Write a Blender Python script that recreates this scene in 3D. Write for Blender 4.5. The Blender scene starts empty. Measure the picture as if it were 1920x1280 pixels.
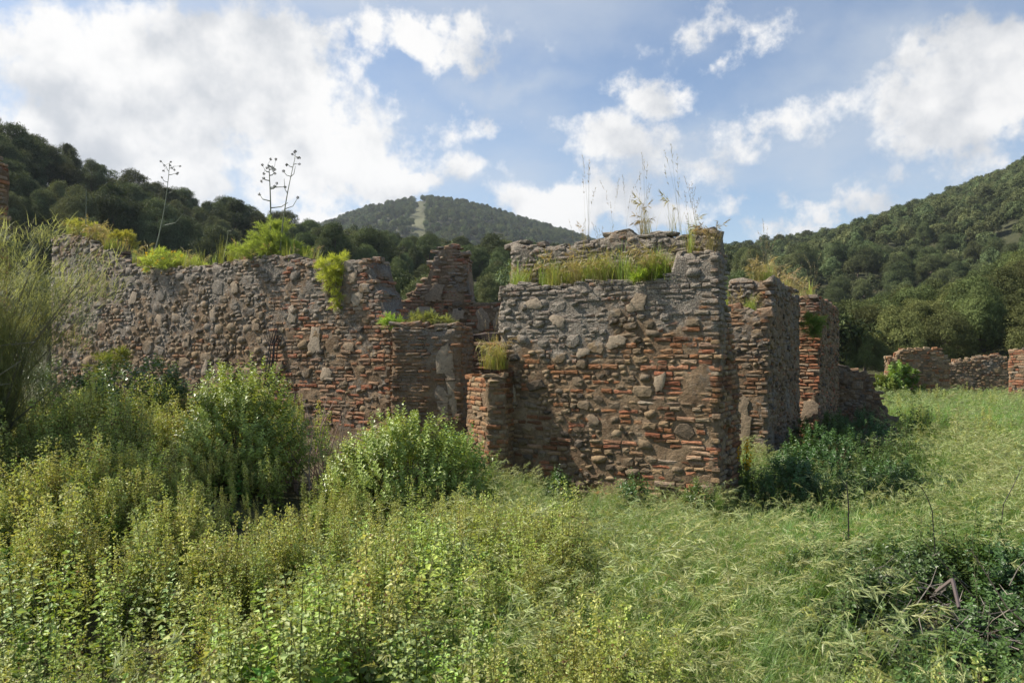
import bpy, math, random
import numpy as np
from mathutils import Vector, Matrix, noise as mnoise

rng = np.random.default_rng(11)
random.seed(5)
SC = bpy.context.scene
COL = SC.collection
F, HZ, CZ = 1350.0, 660.0, 1.75          # focal length in photo pixels, horizon row, eye height

# ------------------------------------------------------------------ camera
cam_d = bpy.data.cameras.new('camera')
cam = bpy.data.objects.new('camera', cam_d)
COL.objects.link(cam)
cam.location = (0, 0, CZ)
cam.rotation_euler = (math.pi / 2, 0, 0)
cam_d.sensor_width = 36.0
cam_d.lens = 36.0 * F / 1920.0
cam_d.shift_y = 20.0 / 1920.0
cam_d.clip_start = 0.05
cam_d.clip_end = 20000
cam_d.dof.use_dof = True
cam_d.dof.focus_distance = 10.5
cam_d.dof.aperture_fstop = 4.5
SC.camera = cam

# ------------------------------------------------------------------ sun, sky, exposure
SUN_EL, SUN_AZ = math.radians(46), math.radians(-77)      # azimuth from +Y, negative = left
sdir = Vector((math.sin(SUN_AZ) * math.cos(SUN_EL), math.cos(SUN_AZ) * math.cos(SUN_EL), math.sin(SUN_EL)))
sl = bpy.data.lights.new('sun', 'SUN')
sl.energy = 5.0
sl.angle = math.radians(0.6)
sl.color = (1.0, 0.93, 0.82)
sun = bpy.data.objects.new('sun', sl)
COL.objects.link(sun)
sun.rotation_euler = (-sdir).to_track_quat('-Z', 'Y').to_euler()
sun.location = (-20, 5, 40)

SC.view_settings.view_transform = 'Standard'
SC.view_settings.look = 'None'
SC.view_settings.exposure = 0.7
SC.view_settings.gamma = 1.0
SC.view_settings.use_curve_mapping = False
SC.render.engine = 'CYCLES'
SC.cycles.max_bounces = 8
SC.cycles.diffuse_bounces = 2
SC.cycles.transmission_bounces = 4
SC.cycles.transparent_max_bounces = 4
SC.cycles.volume_bounces = 0
SC.cycles.use_denoising = True


class NT:
    """small helper for wiring shader nodes"""
    def __init__(self, tree):
        self.t = tree
        self.n = tree.nodes
        self.l = tree.links

    def node(self, typ, **kw):
        nd = self.n.new(typ)
        for k, v in kw.items():
            setattr(nd, k, v)
        return nd

    def put(self, sock, v):
        if isinstance(v, bpy.types.NodeSocket):
            self.l.new(v, sock)
        else:
            sock.default_value = v

    def math(self, op, a, b=None, c=None, clamp=False):
        nd = self.node('ShaderNodeMath', operation=op, use_clamp=clamp)
        self.put(nd.inputs[0], a)
        if b is not None:
            self.put(nd.inputs[1], b)
        if c is not None:
            self.put(nd.inputs[2], c)
        return nd.outputs[0]

    def vmath(self, op, a, b=None):
        nd = self.node('ShaderNodeVectorMath', operation=op)
        self.put(nd.inputs[0], a)
        if b is not None:
            self.put(nd.inputs[1], b)
        return nd.outputs['Value'] if op in ('LENGTH', 'DOT_PRODUCT') else nd.outputs[0]

    def noise(self, vec, scale, detail=3.0, rough=0.55, out='Fac', dist=0.0):
        nd = self.node('ShaderNodeTexNoise')
        self.put(nd.inputs['Vector'], vec)
        nd.inputs['Scale'].default_value = scale
        nd.inputs['Detail'].default_value = detail
        nd.inputs['Roughness'].default_value = rough
        nd.inputs['Distortion'].default_value = dist
        return nd.outputs[out]

    def mix(self, fac, a, b, blend='MIX'):
        nd = self.node('ShaderNodeMix', data_type='RGBA', blend_type=blend)
        self.put(nd.inputs[0], fac)
        self.put(nd.inputs[6], a if isinstance(a, bpy.types.NodeSocket) else (*a, 1)[:4])
        self.put(nd.inputs[7], b if isinstance(b, bpy.types.NodeSocket) else (*b, 1)[:4])
        return nd.outputs[2]

    def step(self, v, lo, hi):
        nd = self.node('ShaderNodeMapRange', interpolation_type='SMOOTHSTEP')
        self.put(nd.inputs[0], v)
        self.put(nd.inputs[1], lo)
        self.put(nd.inputs[2], hi)
        return nd.outputs[0]

    def ramp(self, fac, stops, interp='LINEAR'):
        nd = self.node('ShaderNodeValToRGB')
        nd.color_ramp.interpolation = interp
        el = nd.color_ramp.elements
        while len(el) < len(stops):
            el.new(0.5)
        for e, (p, c) in zip(el, stops):
            e.position = p
            e.color = (*c, 1)
        self.put(nd.inputs[0], fac)
        return nd.outputs[0]


# clouds: banks placed by direction (azimuth, elevation), broken up by fractal noise
def build_world():
    w = bpy.data.worlds.new('World')
    SC.world = w
    w.use_nodes = True
    t = NT(w.node_tree)
    t.n.clear()
    out = t.node('ShaderNodeOutputWorld')
    bg = t.node('ShaderNodeBackground')
    bg.inputs['Strength'].default_value = 0.062
    t.l.new(bg.outputs[0], out.inputs[0])
    sky = t.node('ShaderNodeTexSky', sky_type='NISHITA')
    sky.sun_disc = False
    sky.sun_elevation = SUN_EL
    sky.sun_rotation = SUN_AZ
    sky.air_density = 1.0
    sky.dust_density = 0.6
    sky.ozone_density = 1.6
    tc = t.node('ShaderNodeTexCoord')
    d = tc.outputs['Generated']
    sx = t.node('ShaderNodeSeparateXYZ')
    t.l.new(d, sx.inputs[0])
    x, y, z = sx.outputs
    az = t.math('ARCTAN2', x, y)
    el = t.math('ARCSINE', z)
    cb = t.node('ShaderNodeCombineXYZ')
    t.put(cb.inputs[0], az)
    t.put(cb.inputs[1], el)
    ang = cb.outputs[0]
    # coordinates on a flat cloud layer
    zz = t.math('MAXIMUM', t.math('ADD', z, 0.22), 0.05)
    cl = t.node('ShaderNodeCombineXYZ')
    t.put(cl.inputs[0], t.math('DIVIDE', x, zz))
    t.put(cl.inputs[1], t.math('DIVIDE', y, zz))
    lay = cl.outputs[0]
    # warp the angular coordinates so that no bank keeps a round outline
    wn = t.noise(d, 6.5, 6.0, 0.62, out='Color')
    wv = t.node('ShaderNodeVectorMath', operation='MULTIPLY_ADD')
    t.put(wv.inputs[0], wn)
    wv.inputs[1].default_value = (0.24, 0.15, 0)
    t.put(wv.inputs[2], ang)
    sub = t.vmath('SUBTRACT', wv.outputs[0], (0.12, 0.075, 0))

    def blob(px, py, rx, ry, wgt):
        a = math.atan((px - 960) / F)
        e = math.atan((HZ - py) / F * math.cos(a))
        ra = rx / F * math.cos(a) ** 2
        re = ry / F * math.cos(a)
        v = t.vmath('SUBTRACT', sub, (a, e, 0))
        v = t.vmath('MULTIPLY', v, (1 / ra, 1 / re, 0))
        ln = t.vmath('LENGTH', v)
        s = t.math('SUBTRACT', 1.0, ln)
        s = t.math('MAXIMUM', s, -0.6)
        return t.math('MULTIPLY', s, wgt)

    def union(lst):
        r = None
        for b in lst:
            v = blob(*b)
            r = v if r is None else t.math('SMOOTH_MAX', r, v, 0.15)
        return r

    thick = union([(380, 170, 440, 175, 1.3), (170, 300, 400, 120, 1.0), (560, 300, 250, 130, .95), (480, 90, 240, 75, .9),
                   (90, 120, 260, 110, .8), (820, 95, 95, 62, 1.0), (700, 75, 70, 60, .75), (740, 355, 110, 36, .8),
                   (1385, 80, 95, 66, .52), (1278, 85, 80, 42, .42), (1300, 135, 90, 46, .5), (1215, 187, 75, 42, .4),
                   (1080, 370, 190, 62, .95), (1230, 405, 130, 50, .75), (1800, 190, 280, 120, .9), (1700, 215, 180, 66, .6),
                   (1880, 110, 150, 90, .8), (1130, 270, 190, 52, .45), (880, 225, 150, 55, .36), (840, 298, 110, 48, .42),
                   (1570, 395, 100, 28, .5), (1490, 428, 90, 18, .4), (1320, 300, 120, 46, .4), (1480, 250, 150, 40, .42), (600, 395, 300, 40, .6)])
    veil = union([(700, 0, 900, 130, .75), (980, 160, 220, 40, .5), (1250, 300, 330, 110, .6), (1600, 300, 330, 110, .5),
                  (300, 250, 700, 330, .9), (1750, 200, 380, 190, .8), (900, 300, 400, 140, .45)])
    n1 = t.noise(d, 7.0, 10.0, 0.66)
    n2 = t.noise(lay, 2.2, 6.0, 0.55)
    n3 = t.noise(d, 24.0, 6.0, 0.6)
    br = t.math('ADD', t.math('MULTIPLY', t.math('SUBTRACT', n1, 0.5), 3.2), t.math('MULTIPLY', t.math('SUBTRACT', n3, 0.5), 1.9))
    # elsewhere in the sky the same broken cloud goes on
    away = t.math('SUBTRACT', t.math('MULTIPLY', n2, 2.0), 1.55)
    back = t.step(y, 0.45, -0.1)
    hi = t.step(z, 0.55, 0.75)
    away = t.math('ADD', t.math('MULTIPLY', away, t.math('MAXIMUM', back, hi)), t.math('MULTIPLY', t.math('SUBTRACT', t.math('MAXIMUM', back, hi), 1.0), 0.6))
    dens = t.math('MAXIMUM', thick, away)
    a_thick = t.step(t.math('ADD', dens, t.math('MULTIPLY', br, 0.58)), 0.02, 0.46)
    a_veil = t.math('MULTIPLY', t.step(t.math('ADD', veil, t.math('MULTIPLY', t.math('SUBTRACT', n2, 0.5), 1.6)), -0.25, 0.85), 0.64)
    # grey undersides where the bank is deep
    g = t.noise(t.vmath('ADD', d, (0.0, 0.0, 0.035)), 7.0, 6.0, 0.55)
    shade = t.step(t.math('SUBTRACT', g, t.math('MULTIPLY', t.math('SUBTRACT', n1, 0.5), 0.25)), 0.42, 0.66)
    white = t.mix(t.math('MULTIPLY', shade, 1.0), (10.0, 9.9, 9.75), (5.9, 6.2, 6.65))
    c = t.mix(a_veil, t.mix(1.0, sky.outputs[0], (1.5, 1.5, 1.5), 'MULTIPLY'), (6.6, 7.1, 7.7))
    c = t.mix(a_thick, c, white)
    t.l.new(c, bg.inputs[0])
    w.cycles.sampling_method = 'MANUAL'
    w.cycles.sample_map_resolution = 512


build_world()


# ------------------------------------------------------------------ general helpers
def tag(o, label=None, cat=None, group=None, kind=None):
    if label:
        o['label'] = label
    if cat:
        o['category'] = cat
    if group:
        o['group'] = group
    if kind:
        o['kind'] = kind
    return o


def empty(name, loc):
    o = bpy.data.objects.new(name, None)
    o.empty_display_size = 0.2
    o.location = loc
    COL.objects.link(o)
    return o


def at(px, py, Y):
    return Vector(((px - 960) / F * Y, Y, CZ - (py - HZ) / F * Y))


def sstep(a, b, x):
    t = np.clip((x - a) / (b - a), 0, 1)
    return t * t * (3 - 2 * t)


def n2(x, y, s=1.0, o=0.0):
    return mnoise.noise(Vector((x * s + o, y * s - o, o * 1.7)))


class MB:
    """collects vertices, faces and vertex colours, then links them as one mesh object"""
    def __init__(self):
        self.v, self.c, self.f, self.mi, self.n = [], [], [], [], 0
        self.r = []

    def add(self, v, f, col, mat=0, rnd=0.0):
        v = np.asarray(v, float).reshape(-1, 3)
        self.v.append(v)
        c = np.asarray(col, float)
        if c.ndim == 1:
            c = np.tile(c, (len(v), 1))
        self.c.append(c)
        self.r.append(np.full(len(v), rnd))
        for q in f:
            q = np.asarray(q, int)
            self.f.append(q + self.n)
            self.mi.append(np.full(len(q), mat, int))
        self.n += len(v)

    def mesh(self, name, mats, smooth=False):
        v = np.concatenate(self.v)
        c = np.concatenate(self.c)
        me = bpy.data.meshes.new(name)
        nl = np.concatenate([np.full(len(q), q.shape[1]) for q in self.f])
        loops = np.concatenate([q.ravel() for q in self.f])
        st = np.concatenate([[0], np.cumsum(nl)[:-1]])
        me.vertices.add(len(v))
        me.vertices.foreach_set('co', v.ravel())
        me.loops.add(len(loops))
        me.loops.foreach_set('vertex_index', loops.astype(np.int32))
        me.polygons.add(len(nl))
        me.polygons.foreach_set('loop_start', st.astype(np.int32))
        me.polygons.foreach_set('loop_total', nl.astype(np.int32))
        for m in mats:
            me.materials.append(m)
        me.polygons.foreach_set('material_index', np.concatenate(self.mi).astype(np.int32))
        me.polygons.foreach_set('use_smooth', np.full(len(nl), smooth))
        a = me.attributes.new('col', 'FLOAT_COLOR', 'POINT')
        a.data.foreach_set('color', np.concatenate([c, np.ones((len(c), 1))], 1).astype(np.float32).ravel())
        rr = np.concatenate(self.r)
        if rr.any():
            b = me.attributes.new('rnd', 'FLOAT', 'POINT')
            b.data.foreach_set('value', rr.astype(np.float32))
        me.update()
        me.validate()
        return me

    def build(self, name, mats, parent=None, smooth=False, loc=None):
        o = bpy.data.objects.new(name, self.mesh(name, mats, smooth))
        COL.objects.link(o)
        if parent:
            o.parent = parent
        if loc is not None:
            o.location = loc
        return o


def norm(a):
    return a / np.maximum(np.linalg.norm(a, axis=-1, keepdims=True), 1e-9)


def leaves(mb, c, d, n, L, W, col, fold=0.25, mat=0):
    """folded four-point leaves: base c, direction d, normal n"""
    c, d, n = np.asarray(c, float), norm(np.asarray(d, float)), np.asarray(n, float)
    N = len(c)
    L = np.broadcast_to(np.asarray(L, float), (N,))[:, None]
    W = np.broadcast_to(np.asarray(W, float), (N,))[:, None]
    s = norm(np.cross(d, n) + 1e-6)
    u = np.cross(s, d)
    v = np.stack([c, c + d * L * .42 + s * W * .5 + u * W * fold, c + d * L - u * L * .12, c + d * L * .42 - s * W * .5 + u * W * fold], 1)
    i = np.arange(N)[:, None] * 4
    f = np.concatenate([i + [0, 1, 2], i + [0, 2, 3]])
    col = np.asarray(col, float)
    if col.ndim == 2:
        col = np.repeat(col, 4, 0)
    mb.add(v.reshape(-1, 3), [f], col, mat)


def blades(mb, base, yaw, tilt, bend, L, W, col, k=4, p=1.6, mat=0, tipcol=None):
    """curved ribbons that taper to a point; returns tip points and directions"""
    base = np.asarray(base, float)
    N = len(base)
    B = lambda a: np.broadcast_to(np.asarray(a, float), (N,))
    yaw, tilt, bend, L, W = B(yaw), B(tilt), B(bend), B(L), B(W)
    hd = np.stack([np.cos(yaw), np.sin(yaw), np.zeros(N)], 1)
    sd = np.stack([-np.sin(yaw), np.cos(yaw), np.zeros(N)], 1)
    pts = [base]
    for i in range(k):
        th = tilt + bend * ((i + .5) / k) ** p
        d = hd * np.sin(th)[:, None] + np.array([0, 0, 1.]) * np.cos(th)[:, None]
        pts.append(pts[-1] + d * (L / k)[:, None])
    rows = []
    for i, q in enumerate(pts):
        w = W * (1 - (i / k) ** 1.5 * .9) * .5
        rows.append(np.stack([q + sd * w[:, None], q - sd * w[:, None]], 1))
    v = np.stack(rows, 1).reshape(N, (k + 1) * 2, 3)
    i0 = (np.arange(N) * (k + 1) * 2)[:, None]
    f = np.concatenate([i0 + [2 * j, 2 * j + 1, 2 * j + 3, 2 * j + 2] for j in range(k)])
    col = np.asarray(col, float)
    if col.ndim == 1:
        col = np.tile(col, (N, 1))
    tc = col if tipcol is None else np.broadcast_to(np.asarray(tipcol, float), (N, 3))
    t = np.repeat(np.linspace(0, 1, k + 1), 2)[None, :, None]
    cc = col[:, None, :] * (1 - t) + tc[:, None, :] * t
    mb.add(v.reshape(-1, 3), [f], cc.reshape(-1, 3), mat)
    return pts[-1], norm(pts[-1] - pts[-2])


def tube(mb, pts, rad, col, sides=5, mat=0):
    pts = [np.asarray(p, float) for p in pts]
    k = len(pts)
    rad = np.broadcast_to(np.asarray(rad, float), (k,)) if np.ndim(rad) == 0 else rad
    v = []
    for i, p in enumerate(pts):
        d = norm(pts[min(i + 1, k - 1)] - pts[max(i - 1, 0)])
        a = norm(np.cross(d, [0.31, 0.9, 0.17]))
        b = np.cross(d, a)
        for j in range(sides):
            an = 2 * math.pi * j / sides
            v.append(p + (a * math.cos(an) + b * math.sin(an)) * rad[i])
    f = [[i * sides + j, i * sides + (j + 1) % sides, (i + 1) * sides + (j + 1) % sides, (i + 1) * sides + j] for i in range(k - 1) for j in range(sides)]
    mb.add(v, [np.array(f)], col, mat)


def ball(mb, c, r, col, mat=0, rings=4, seg=6):
    v, f = [], []
    for i in range(rings + 1):
        th = math.pi * i / rings
        for j in range(seg):
            a = 2 * math.pi * j / seg
            rr = r * (1 + random.uniform(-.12, .12))
            v.append((c[0] + rr * math.sin(th) * math.cos(a), c[1] + rr * math.sin(th) * math.sin(a), c[2] + rr * math.cos(th)))
    for i in range(rings):
        for j in range(seg):
            f.append((i * seg + j, (i + 1) * seg + j, (i + 1) * seg + (j + 1) % seg, i * seg + (j + 1) % seg))
    mb.add(v, [np.array(f)], col, mat)


# ------------------------------------------------------------------ materials
def new_mat(name):
    m = bpy.data.materials.new(name)
    m.use_nodes = True
    t = NT(m.node_tree)
    b = m.node_tree.nodes['Principled BSDF']
    b.inputs['Specular IOR Level'].default_value = 0.25
    b.inputs['Roughness'].default_value = 0.85
    return m, t, b


def leaf_mat(name, trans=0.4, var=0.25, gain=1.0, tint=(1.25, 1.15, .55), rough=.55, spec=.3):
    m, t, b = new_mat(name)
    at_ = t.node('ShaderNodeAttribute', attribute_name='col')
    oi = t.node('ShaderNodeObjectInfo')
    v = t.math('MULTIPLY_ADD', oi.outputs['Random'], 2 * var * gain, (1 - var) * gain)
    hsv = t.node('ShaderNodeHueSaturation')
    t.put(hsv.inputs['Hue'], t.math('MULTIPLY_ADD', t.math('FRACT', t.math('MULTIPLY', oi.outputs['Random'], 7.31)), 0.05, 0.475))
    hsv.inputs['Saturation'].default_value = 1.0
    t.put(hsv.inputs['Value'], v)
    t.put(hsv.inputs['Color'], at_.outputs['Color'])
    c = hsv.outputs[0]
    t.put(b.inputs['Base Color'], c)
    b.inputs['Roughness'].default_value = rough
    b.inputs['Specular IOR Level'].default_value = spec
    tr = t.node('ShaderNodeBsdfTranslucent')
    t.put(tr.inputs[0], t.mix(1.0, c, tint, 'MULTIPLY'))
    mx = t.node('ShaderNodeMixShader')
    mx.inputs[0].default_value = trans
    t.l.new(b.outputs[0], mx.inputs[1])
    t.l.new(tr.outputs[0], mx.inputs[2])
    t.l.new(mx.outputs[0], t.n['Material Output'].inputs[0])
    return m


M_WEED = leaf_mat('weed_leaf', .27, .22, rough=.5, spec=.35)
M_GRASS = leaf_mat('grass_blade', .36, .2, rough=.45, spec=.4)
M_BUSH = leaf_mat('bush_leaf', .28, .12, rough=.42, spec=.5)
M_PINE = leaf_mat('pine_needles', .15, .42, rough=.7, spec=.15, tint=(1.2, 1.1, .5))
M_FEN = leaf_mat('fennel_frond', .55, .1)
M_TWIG = leaf_mat('dry_twig', .0, .25)


def bark_mat():
    m, t, b = new_mat('bark')
    g = t.node('ShaderNodeNewGeometry')
    n = t.noise(g.outputs['Position'], 6.0, 4)
    t.put(b.inputs['Base Color'], t.ramp(n, [(.3, (.07, .05, .04)), (.7, (.2, .16, .13))]))
    return m


M_BARK = bark_mat()


def masonry_mat(name, stops, lichen=0.0, zlo=1.9, zhi=2.9, zamt=0.35, smear=.5, core=False):
    """brick, stone or mortar: tone per piece, mottling, grey lichen and lime that gather on the weathered top"""
    m, t, b = new_mat(name)
    g = t.node('ShaderNodeNewGeometry')
    P = g.outputs['Position']
    oi = t.node('ShaderNodeObjectInfo')
    ra = t.node('ShaderNodeAttribute', attribute_name='rnd')
    r = t.math('FRACT', t.math('ADD', oi.outputs['Random'], ra.outputs['Fac']))
    if core:
        r = t.noise(P, 2.5, 4, .6)
    c = t.ramp(r, stops)
    mott = t.noise(P, 22.0, 5, .65)
    c = t.mix(.75, c, t.ramp(mott, [(.28, (.45, .43, .42)), (.5, (1, 1, 1)), (.75, (1.35, 1.3, 1.22))]), 'MULTIPLY')
    sm = t.step(t.noise(P, 9.0, 5, .65), .53, .68)
    c = t.mix(t.math('MULTIPLY', sm, smear), c, (.34, .25, .165))
    soil = t.step(t.noise(P, 2.3, 6, .65), .50, .70)
    c = t.mix(t.math('MULTIPLY', soil, .4), c, (.12, .085, .06))
    # lichen and old lime
    sz = t.node('ShaderNodeSeparateXYZ')
    t.l.new(P, sz.inputs[0])
    hz = t.math('MULTIPLY', t.step(t.math('ADD', sz.outputs[2], t.math('MULTIPLY', t.math('SUBTRACT', t.noise(P, .9, 3), .5), 2.0)), zlo, zhi), zamt)
    ln = t.math('ADD', t.math('ADD', t.math('MULTIPLY', t.noise(P, 1.7, 5, .62), .6), t.math('MULTIPLY', t.noise(P, 13.0, 4, .7), .4)), t.math('ADD', hz, lichen))
    lm = t.step(ln, .56, .72)
    spots = t.noise(P, 55.0, 4, .7)
    lc = t.ramp(spots, [(.34, (.05, .044, .037)), (.47, (.20, .175, .145)), (.58, (.285, .255, .21)), (.72, (.46, .43, .37))])
    c = t.mix(t.math('MULTIPLY', lm, .85), c, lc)
    t.put(b.inputs['Base Color'], c)
    b.inputs['Roughness'].default_value = .92
    b.inputs['Specular IOR Level'].default_value = .15
    bp = t.node('ShaderNodeBump')
    bp.inputs['Strength'].default_value = 1.0
    bp.inputs['Distance'].default_value = .02 if core else .012
    t.put(bp.inputs['Height'], t.math('ADD', t.noise(P, 38.0, 6, .7), t.math('MULTIPLY', t.noise(P, 11.0, 3, .6), 1.2)))
    t.l.new(bp.outputs[0], b.inputs['Normal'])
    return m


BRICKM = [(0, (.115, .056, .03)), (.2, (.24, .105, .05)), (.4, (.31, .15, .07)), (.55, (.25, .15, .08)), (.7, (.33, .225, .125)), (.85, (.165, .112, .07)), (1, (.29, .225, .145))]
BRICK = [(0, (.18, .068, .036)), (.2, (.31, .125, .068)), (.45, (.38, .175, .095)), (.6, (.34, .2, .12)), (.78, (.44, .30, .19)), (.9, (.22, .14, .095)), (1, (.38, .31, .23))]
BRICK2 = [(0, (.13, .07, .042)), (.25, (.26, .132, .068)), (.5, (.29, .178, .10)), (.75, (.22, .158, .105)), (1, (.155, .125, .09))]
STONE = [(0, (.068, .056, .044)), (.2, (.155, .115, .074)), (.45, (.26, .183, .105)), (.65, (.172, .13, .085)), (.85, (.30, .222, .135)), (1, (.09, .077, .063))]
MORT = [(.3, (.12, .078, .046)), (.5, (.205, .14, .084)), (.7, (.29, .21, .13))]
STY = {
    'main': dict(brick=masonry_mat('brick_main', BRICKM, -.015, 1.4, 2.6, .25), stone=masonry_mat('stone_main', STONE, -.015, 1.4, 2.6, .25), core=masonry_mat('mortar_main', MORT, .01, 1.4, 2.6, .25, core=True)),
    'red': dict(brick=masonry_mat('brick_red', BRICK, -.03, 1.9, 3.2, .16, smear=.8), stone=masonry_mat('stone_red', STONE, -.03, 2, 3.4, .12), core=masonry_mat('mortar_red', MORT, -.04, 2, 3.4, .12, core=True)),
    'grey': dict(brick=masonry_mat('brick_grey', BRICK2, .05, 1.5, 3.5, .1), stone=masonry_mat('stone_grey', STONE, .075, 1.5, 3.5, .1), core=masonry_mat('mortar_grey', MORT, .09, 1.5, 3.5, .1, core=True)),
}
M_PLASTER = masonry_mat('old_plaster', [(.0, (.27, .195, .125)), (.5, (.34, .265, .185)), (1, (.38, .31, .23))], .0, 2, 4, .1, smear=.2)


def wood_mat():
    m, t, b = new_mat('charred_wood')
    g = t.node('ShaderNodeNewGeometry')
    v = t.vmath('MULTIPLY', g.outputs['Position'], (2.0, 14, 26))
    n = t.noise(v, 1.5, 5, .6)
    t.put(b.inputs['Base Color'], t.ramp(n, [(.3, (.02, .016, .013)), (.7, (.085, .06, .045))]))
    bp = t.node('ShaderNodeBump')
    bp.inputs['Distance'].default_value = .01
    t.put(bp.inputs['Height'], n)
    t.l.new(bp.outputs[0], b.inputs['Normal'])
    return m


M_WOOD = wood_mat()


def ground_mat():
    m, t, b = new_mat('weedy_soil')
    g = t.node('ShaderNodeNewGeometry')
    P = g.outputs['Position']
    c = t.ramp(t.noise(P, 1.3, 6, .65), [(.3, (.05, .04, .022)), (.5, (.075, .075, .028)), (.7, (.12, .10, .05))])
    t.put(b.inputs['Base Color'], c)
    bp = t.node('ShaderNodeBump')
    bp.inputs['Distance'].default_value = .05
    t.put(bp.inputs['Height'], t.noise(P, 12, 5, .7))
    t.l.new(bp.outputs[0], b.inputs['Normal'])
    return m


M_GROUND = ground_mat()


def hill_mat():
    m, t, b = new_mat('hill_scrub')
    g = t.node('ShaderNodeNewGeometry')
    P = g.outputs['Position']
    at_ = t.node('ShaderNodeAttribute', attribute_name='col')
    sp = t.node('ShaderNodeSeparateColor')
    t.l.new(at_.outputs['Color'], sp.inputs[0])
    a = t.ramp(t.noise(P, .35, 6, .7), [(.3, (.028, .034, .014)), (.55, (.05, .052, .022)), (.75, (.10, .085, .05))])
    gr = t.ramp(t.noise(P, .08, 6, .7), [(.3, (.06, .068, .028)), (.55, (.11, .108, .05)), (.8, (.065, .08, .03))])
    t.put(b.inputs['Base Color'], t.mix(sp.outputs[0], a, gr))
    return m


M_HILL = hill_mat()


# ------------------------------------------------------------------ ground
def gz(x, y):
    x, y = np.asarray(x, float), np.asarray(y, float)
    z = -0.28 + 0.12 * (1 - sstep(1.5, 5, y))
    z = z + 0.42 * sstep(-.8, -3.5, x) * sstep(4.5, 8, y) * (1 - sstep(20, 40, y))
    z = z + .22 * np.exp(-((x - 6.7) ** 2 / 1.2 + (y - 13.0) ** 2 / 3.0))
    z = z - .12 * np.exp(-((x - 4.2) ** 2 / .6 + (y - 8.5) ** 2 / 8.0))
    z = z + .05 * np.sin(x * 1.7 + y * .6) * np.cos(y * 1.1 - x * .4)
    return z


def build_ground():
    rad = np.concatenate([np.linspace(0, 34, 120), np.geomspace(36, 2200, 40)])
    na = 160
    an = np.linspace(0, 2 * math.pi, na, endpoint=False)
    X = rad[:, None] * np.cos(an)
    Y = rad[:, None] * np.sin(an) + 6
    Z = gz(X, Y)
    Z = np.where(rad[:, None] > 60, -.28, Z)
    v = np.stack([X, Y, Z], -1).reshape(-1, 3)
    i, j = np.meshgrid(np.arange(len(rad) - 1), np.arange(na), indexing='ij')
    f = np.stack([i * na + j, (i + 1) * na + j, (i + 1) * na + (j + 1) % na, i * na + (j + 1) % na], -1).reshape(-1, 4)
    mb = MB()
    mb.add(v, [f], (0, 0, 0))
    tag(mb.build('ground', [M_GROUND], smooth=True), 'weedy soil of the clearing around the ruins', kind='structure')


build_ground()

# ------------------------------------------------------------------ hills
HILLS = {
    # name: pixel columns, rows of the tree tops on the skyline, ridge distance, foot distance, foot height, tree height
    'left_hillside': dict(px=[-500, -250, 0, 90, 180, 300, 420, 500, 620, 760, 900, 1100, 1400, 1700], py=[90, 160, 222, 268, 305, 345, 375, 400, 424, 445, 462, 470, 478, 560],
                          Yr=[75, 78, 84, 90, 98, 112, 128, 140, 160, 180, 200, 225, 260, 280], Yb=42, zb=-.3, th=5.1, bump=1.2),
    'right_foothill': dict(px=[1380, 1480, 1560, 1640, 1700, 1750, 1800, 1860, 1920, 2050, 2300], py=[655, 630, 590, 552, 536, 545, 532, 500, 470, 420, 350],
                           Yr=[80, 78, 76, 74, 72, 72, 70, 69, 68, 66, 64], Yb=39, zb=-.3, th=4.1, bump=.5),
    'right_hillside': dict(px=[1150, 1340, 1400, 1500, 1560, 1650, 1750, 1840, 1920, 2050, 2400], py=[500, 466, 456, 440, 428, 402, 366, 328, 296, 235, 110],
                           Yr=[330, 320, 315, 305, 300, 290, 280, 270, 262, 250, 235], Yb=90, zb=1.0, th=5.2, bump=4.0),
    'far_mountain': dict(px=[250, 450, 560, 620, 680, 740, 800, 860, 920, 1000, 1060, 1110, 1200, 1350, 1500], py=[500, 455, 428, 410, 386, 372, 364, 370, 386, 411, 428, 444, 462, 490, 520],
                         Yr=[780] * 15, Yb=340, zb=12.0, th=6.2, bump=6.0),
}


def hill_params(h, px):
    Yr = np.interp(px, h['px'], h['Yr'])
    py = np.interp(px, h['px'], h['py'])
    zr = CZ + (HZ - py) / F * Yr - h['th'] * 1.08
    return Yr, zr


def hill_z(h, x, y):
    px = 960 + F * x / y
    Yr, zr = hill_params(h, px)
    t = (y - h['Yb']) / (Yr - h['Yb'])
    tt = np.clip(t, 0, 1)
    prof = 0.75 * tt + 0.25 * np.sin(tt * math.pi / 2)
    over = np.clip(t - 1, 0, None)
    z = h['zb'] + (zr - h['zb']) * (prof - over * .8)
    b = h['bump']
    z = z + b * (np.sin(x * .045 * 8 / b ** .5 * .5 + y * .02) * np.cos(y * .05 * 4 / b ** .5 - x * .02)) * np.clip(tt * 3, 0, 1) * (1 - tt) * 1.6
    return z, t, px


def clearing(px, t):
    """grassy firebreak that comes down the far mountain"""
    c = 777 + 26 * sstep(.95, .2, t) + 8 * np.sin(t * 9)
    w = 9 + 4 * np.sin(t * 23) + 3 * np.sin(px * .9 + t * 40) + 8 * sstep(.9, .55, t) - 12 * sstep(.5, .2, t)
    return np.where(t > .22, 1 - sstep(w * .7, w, np.abs(px - c)), 0)


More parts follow.
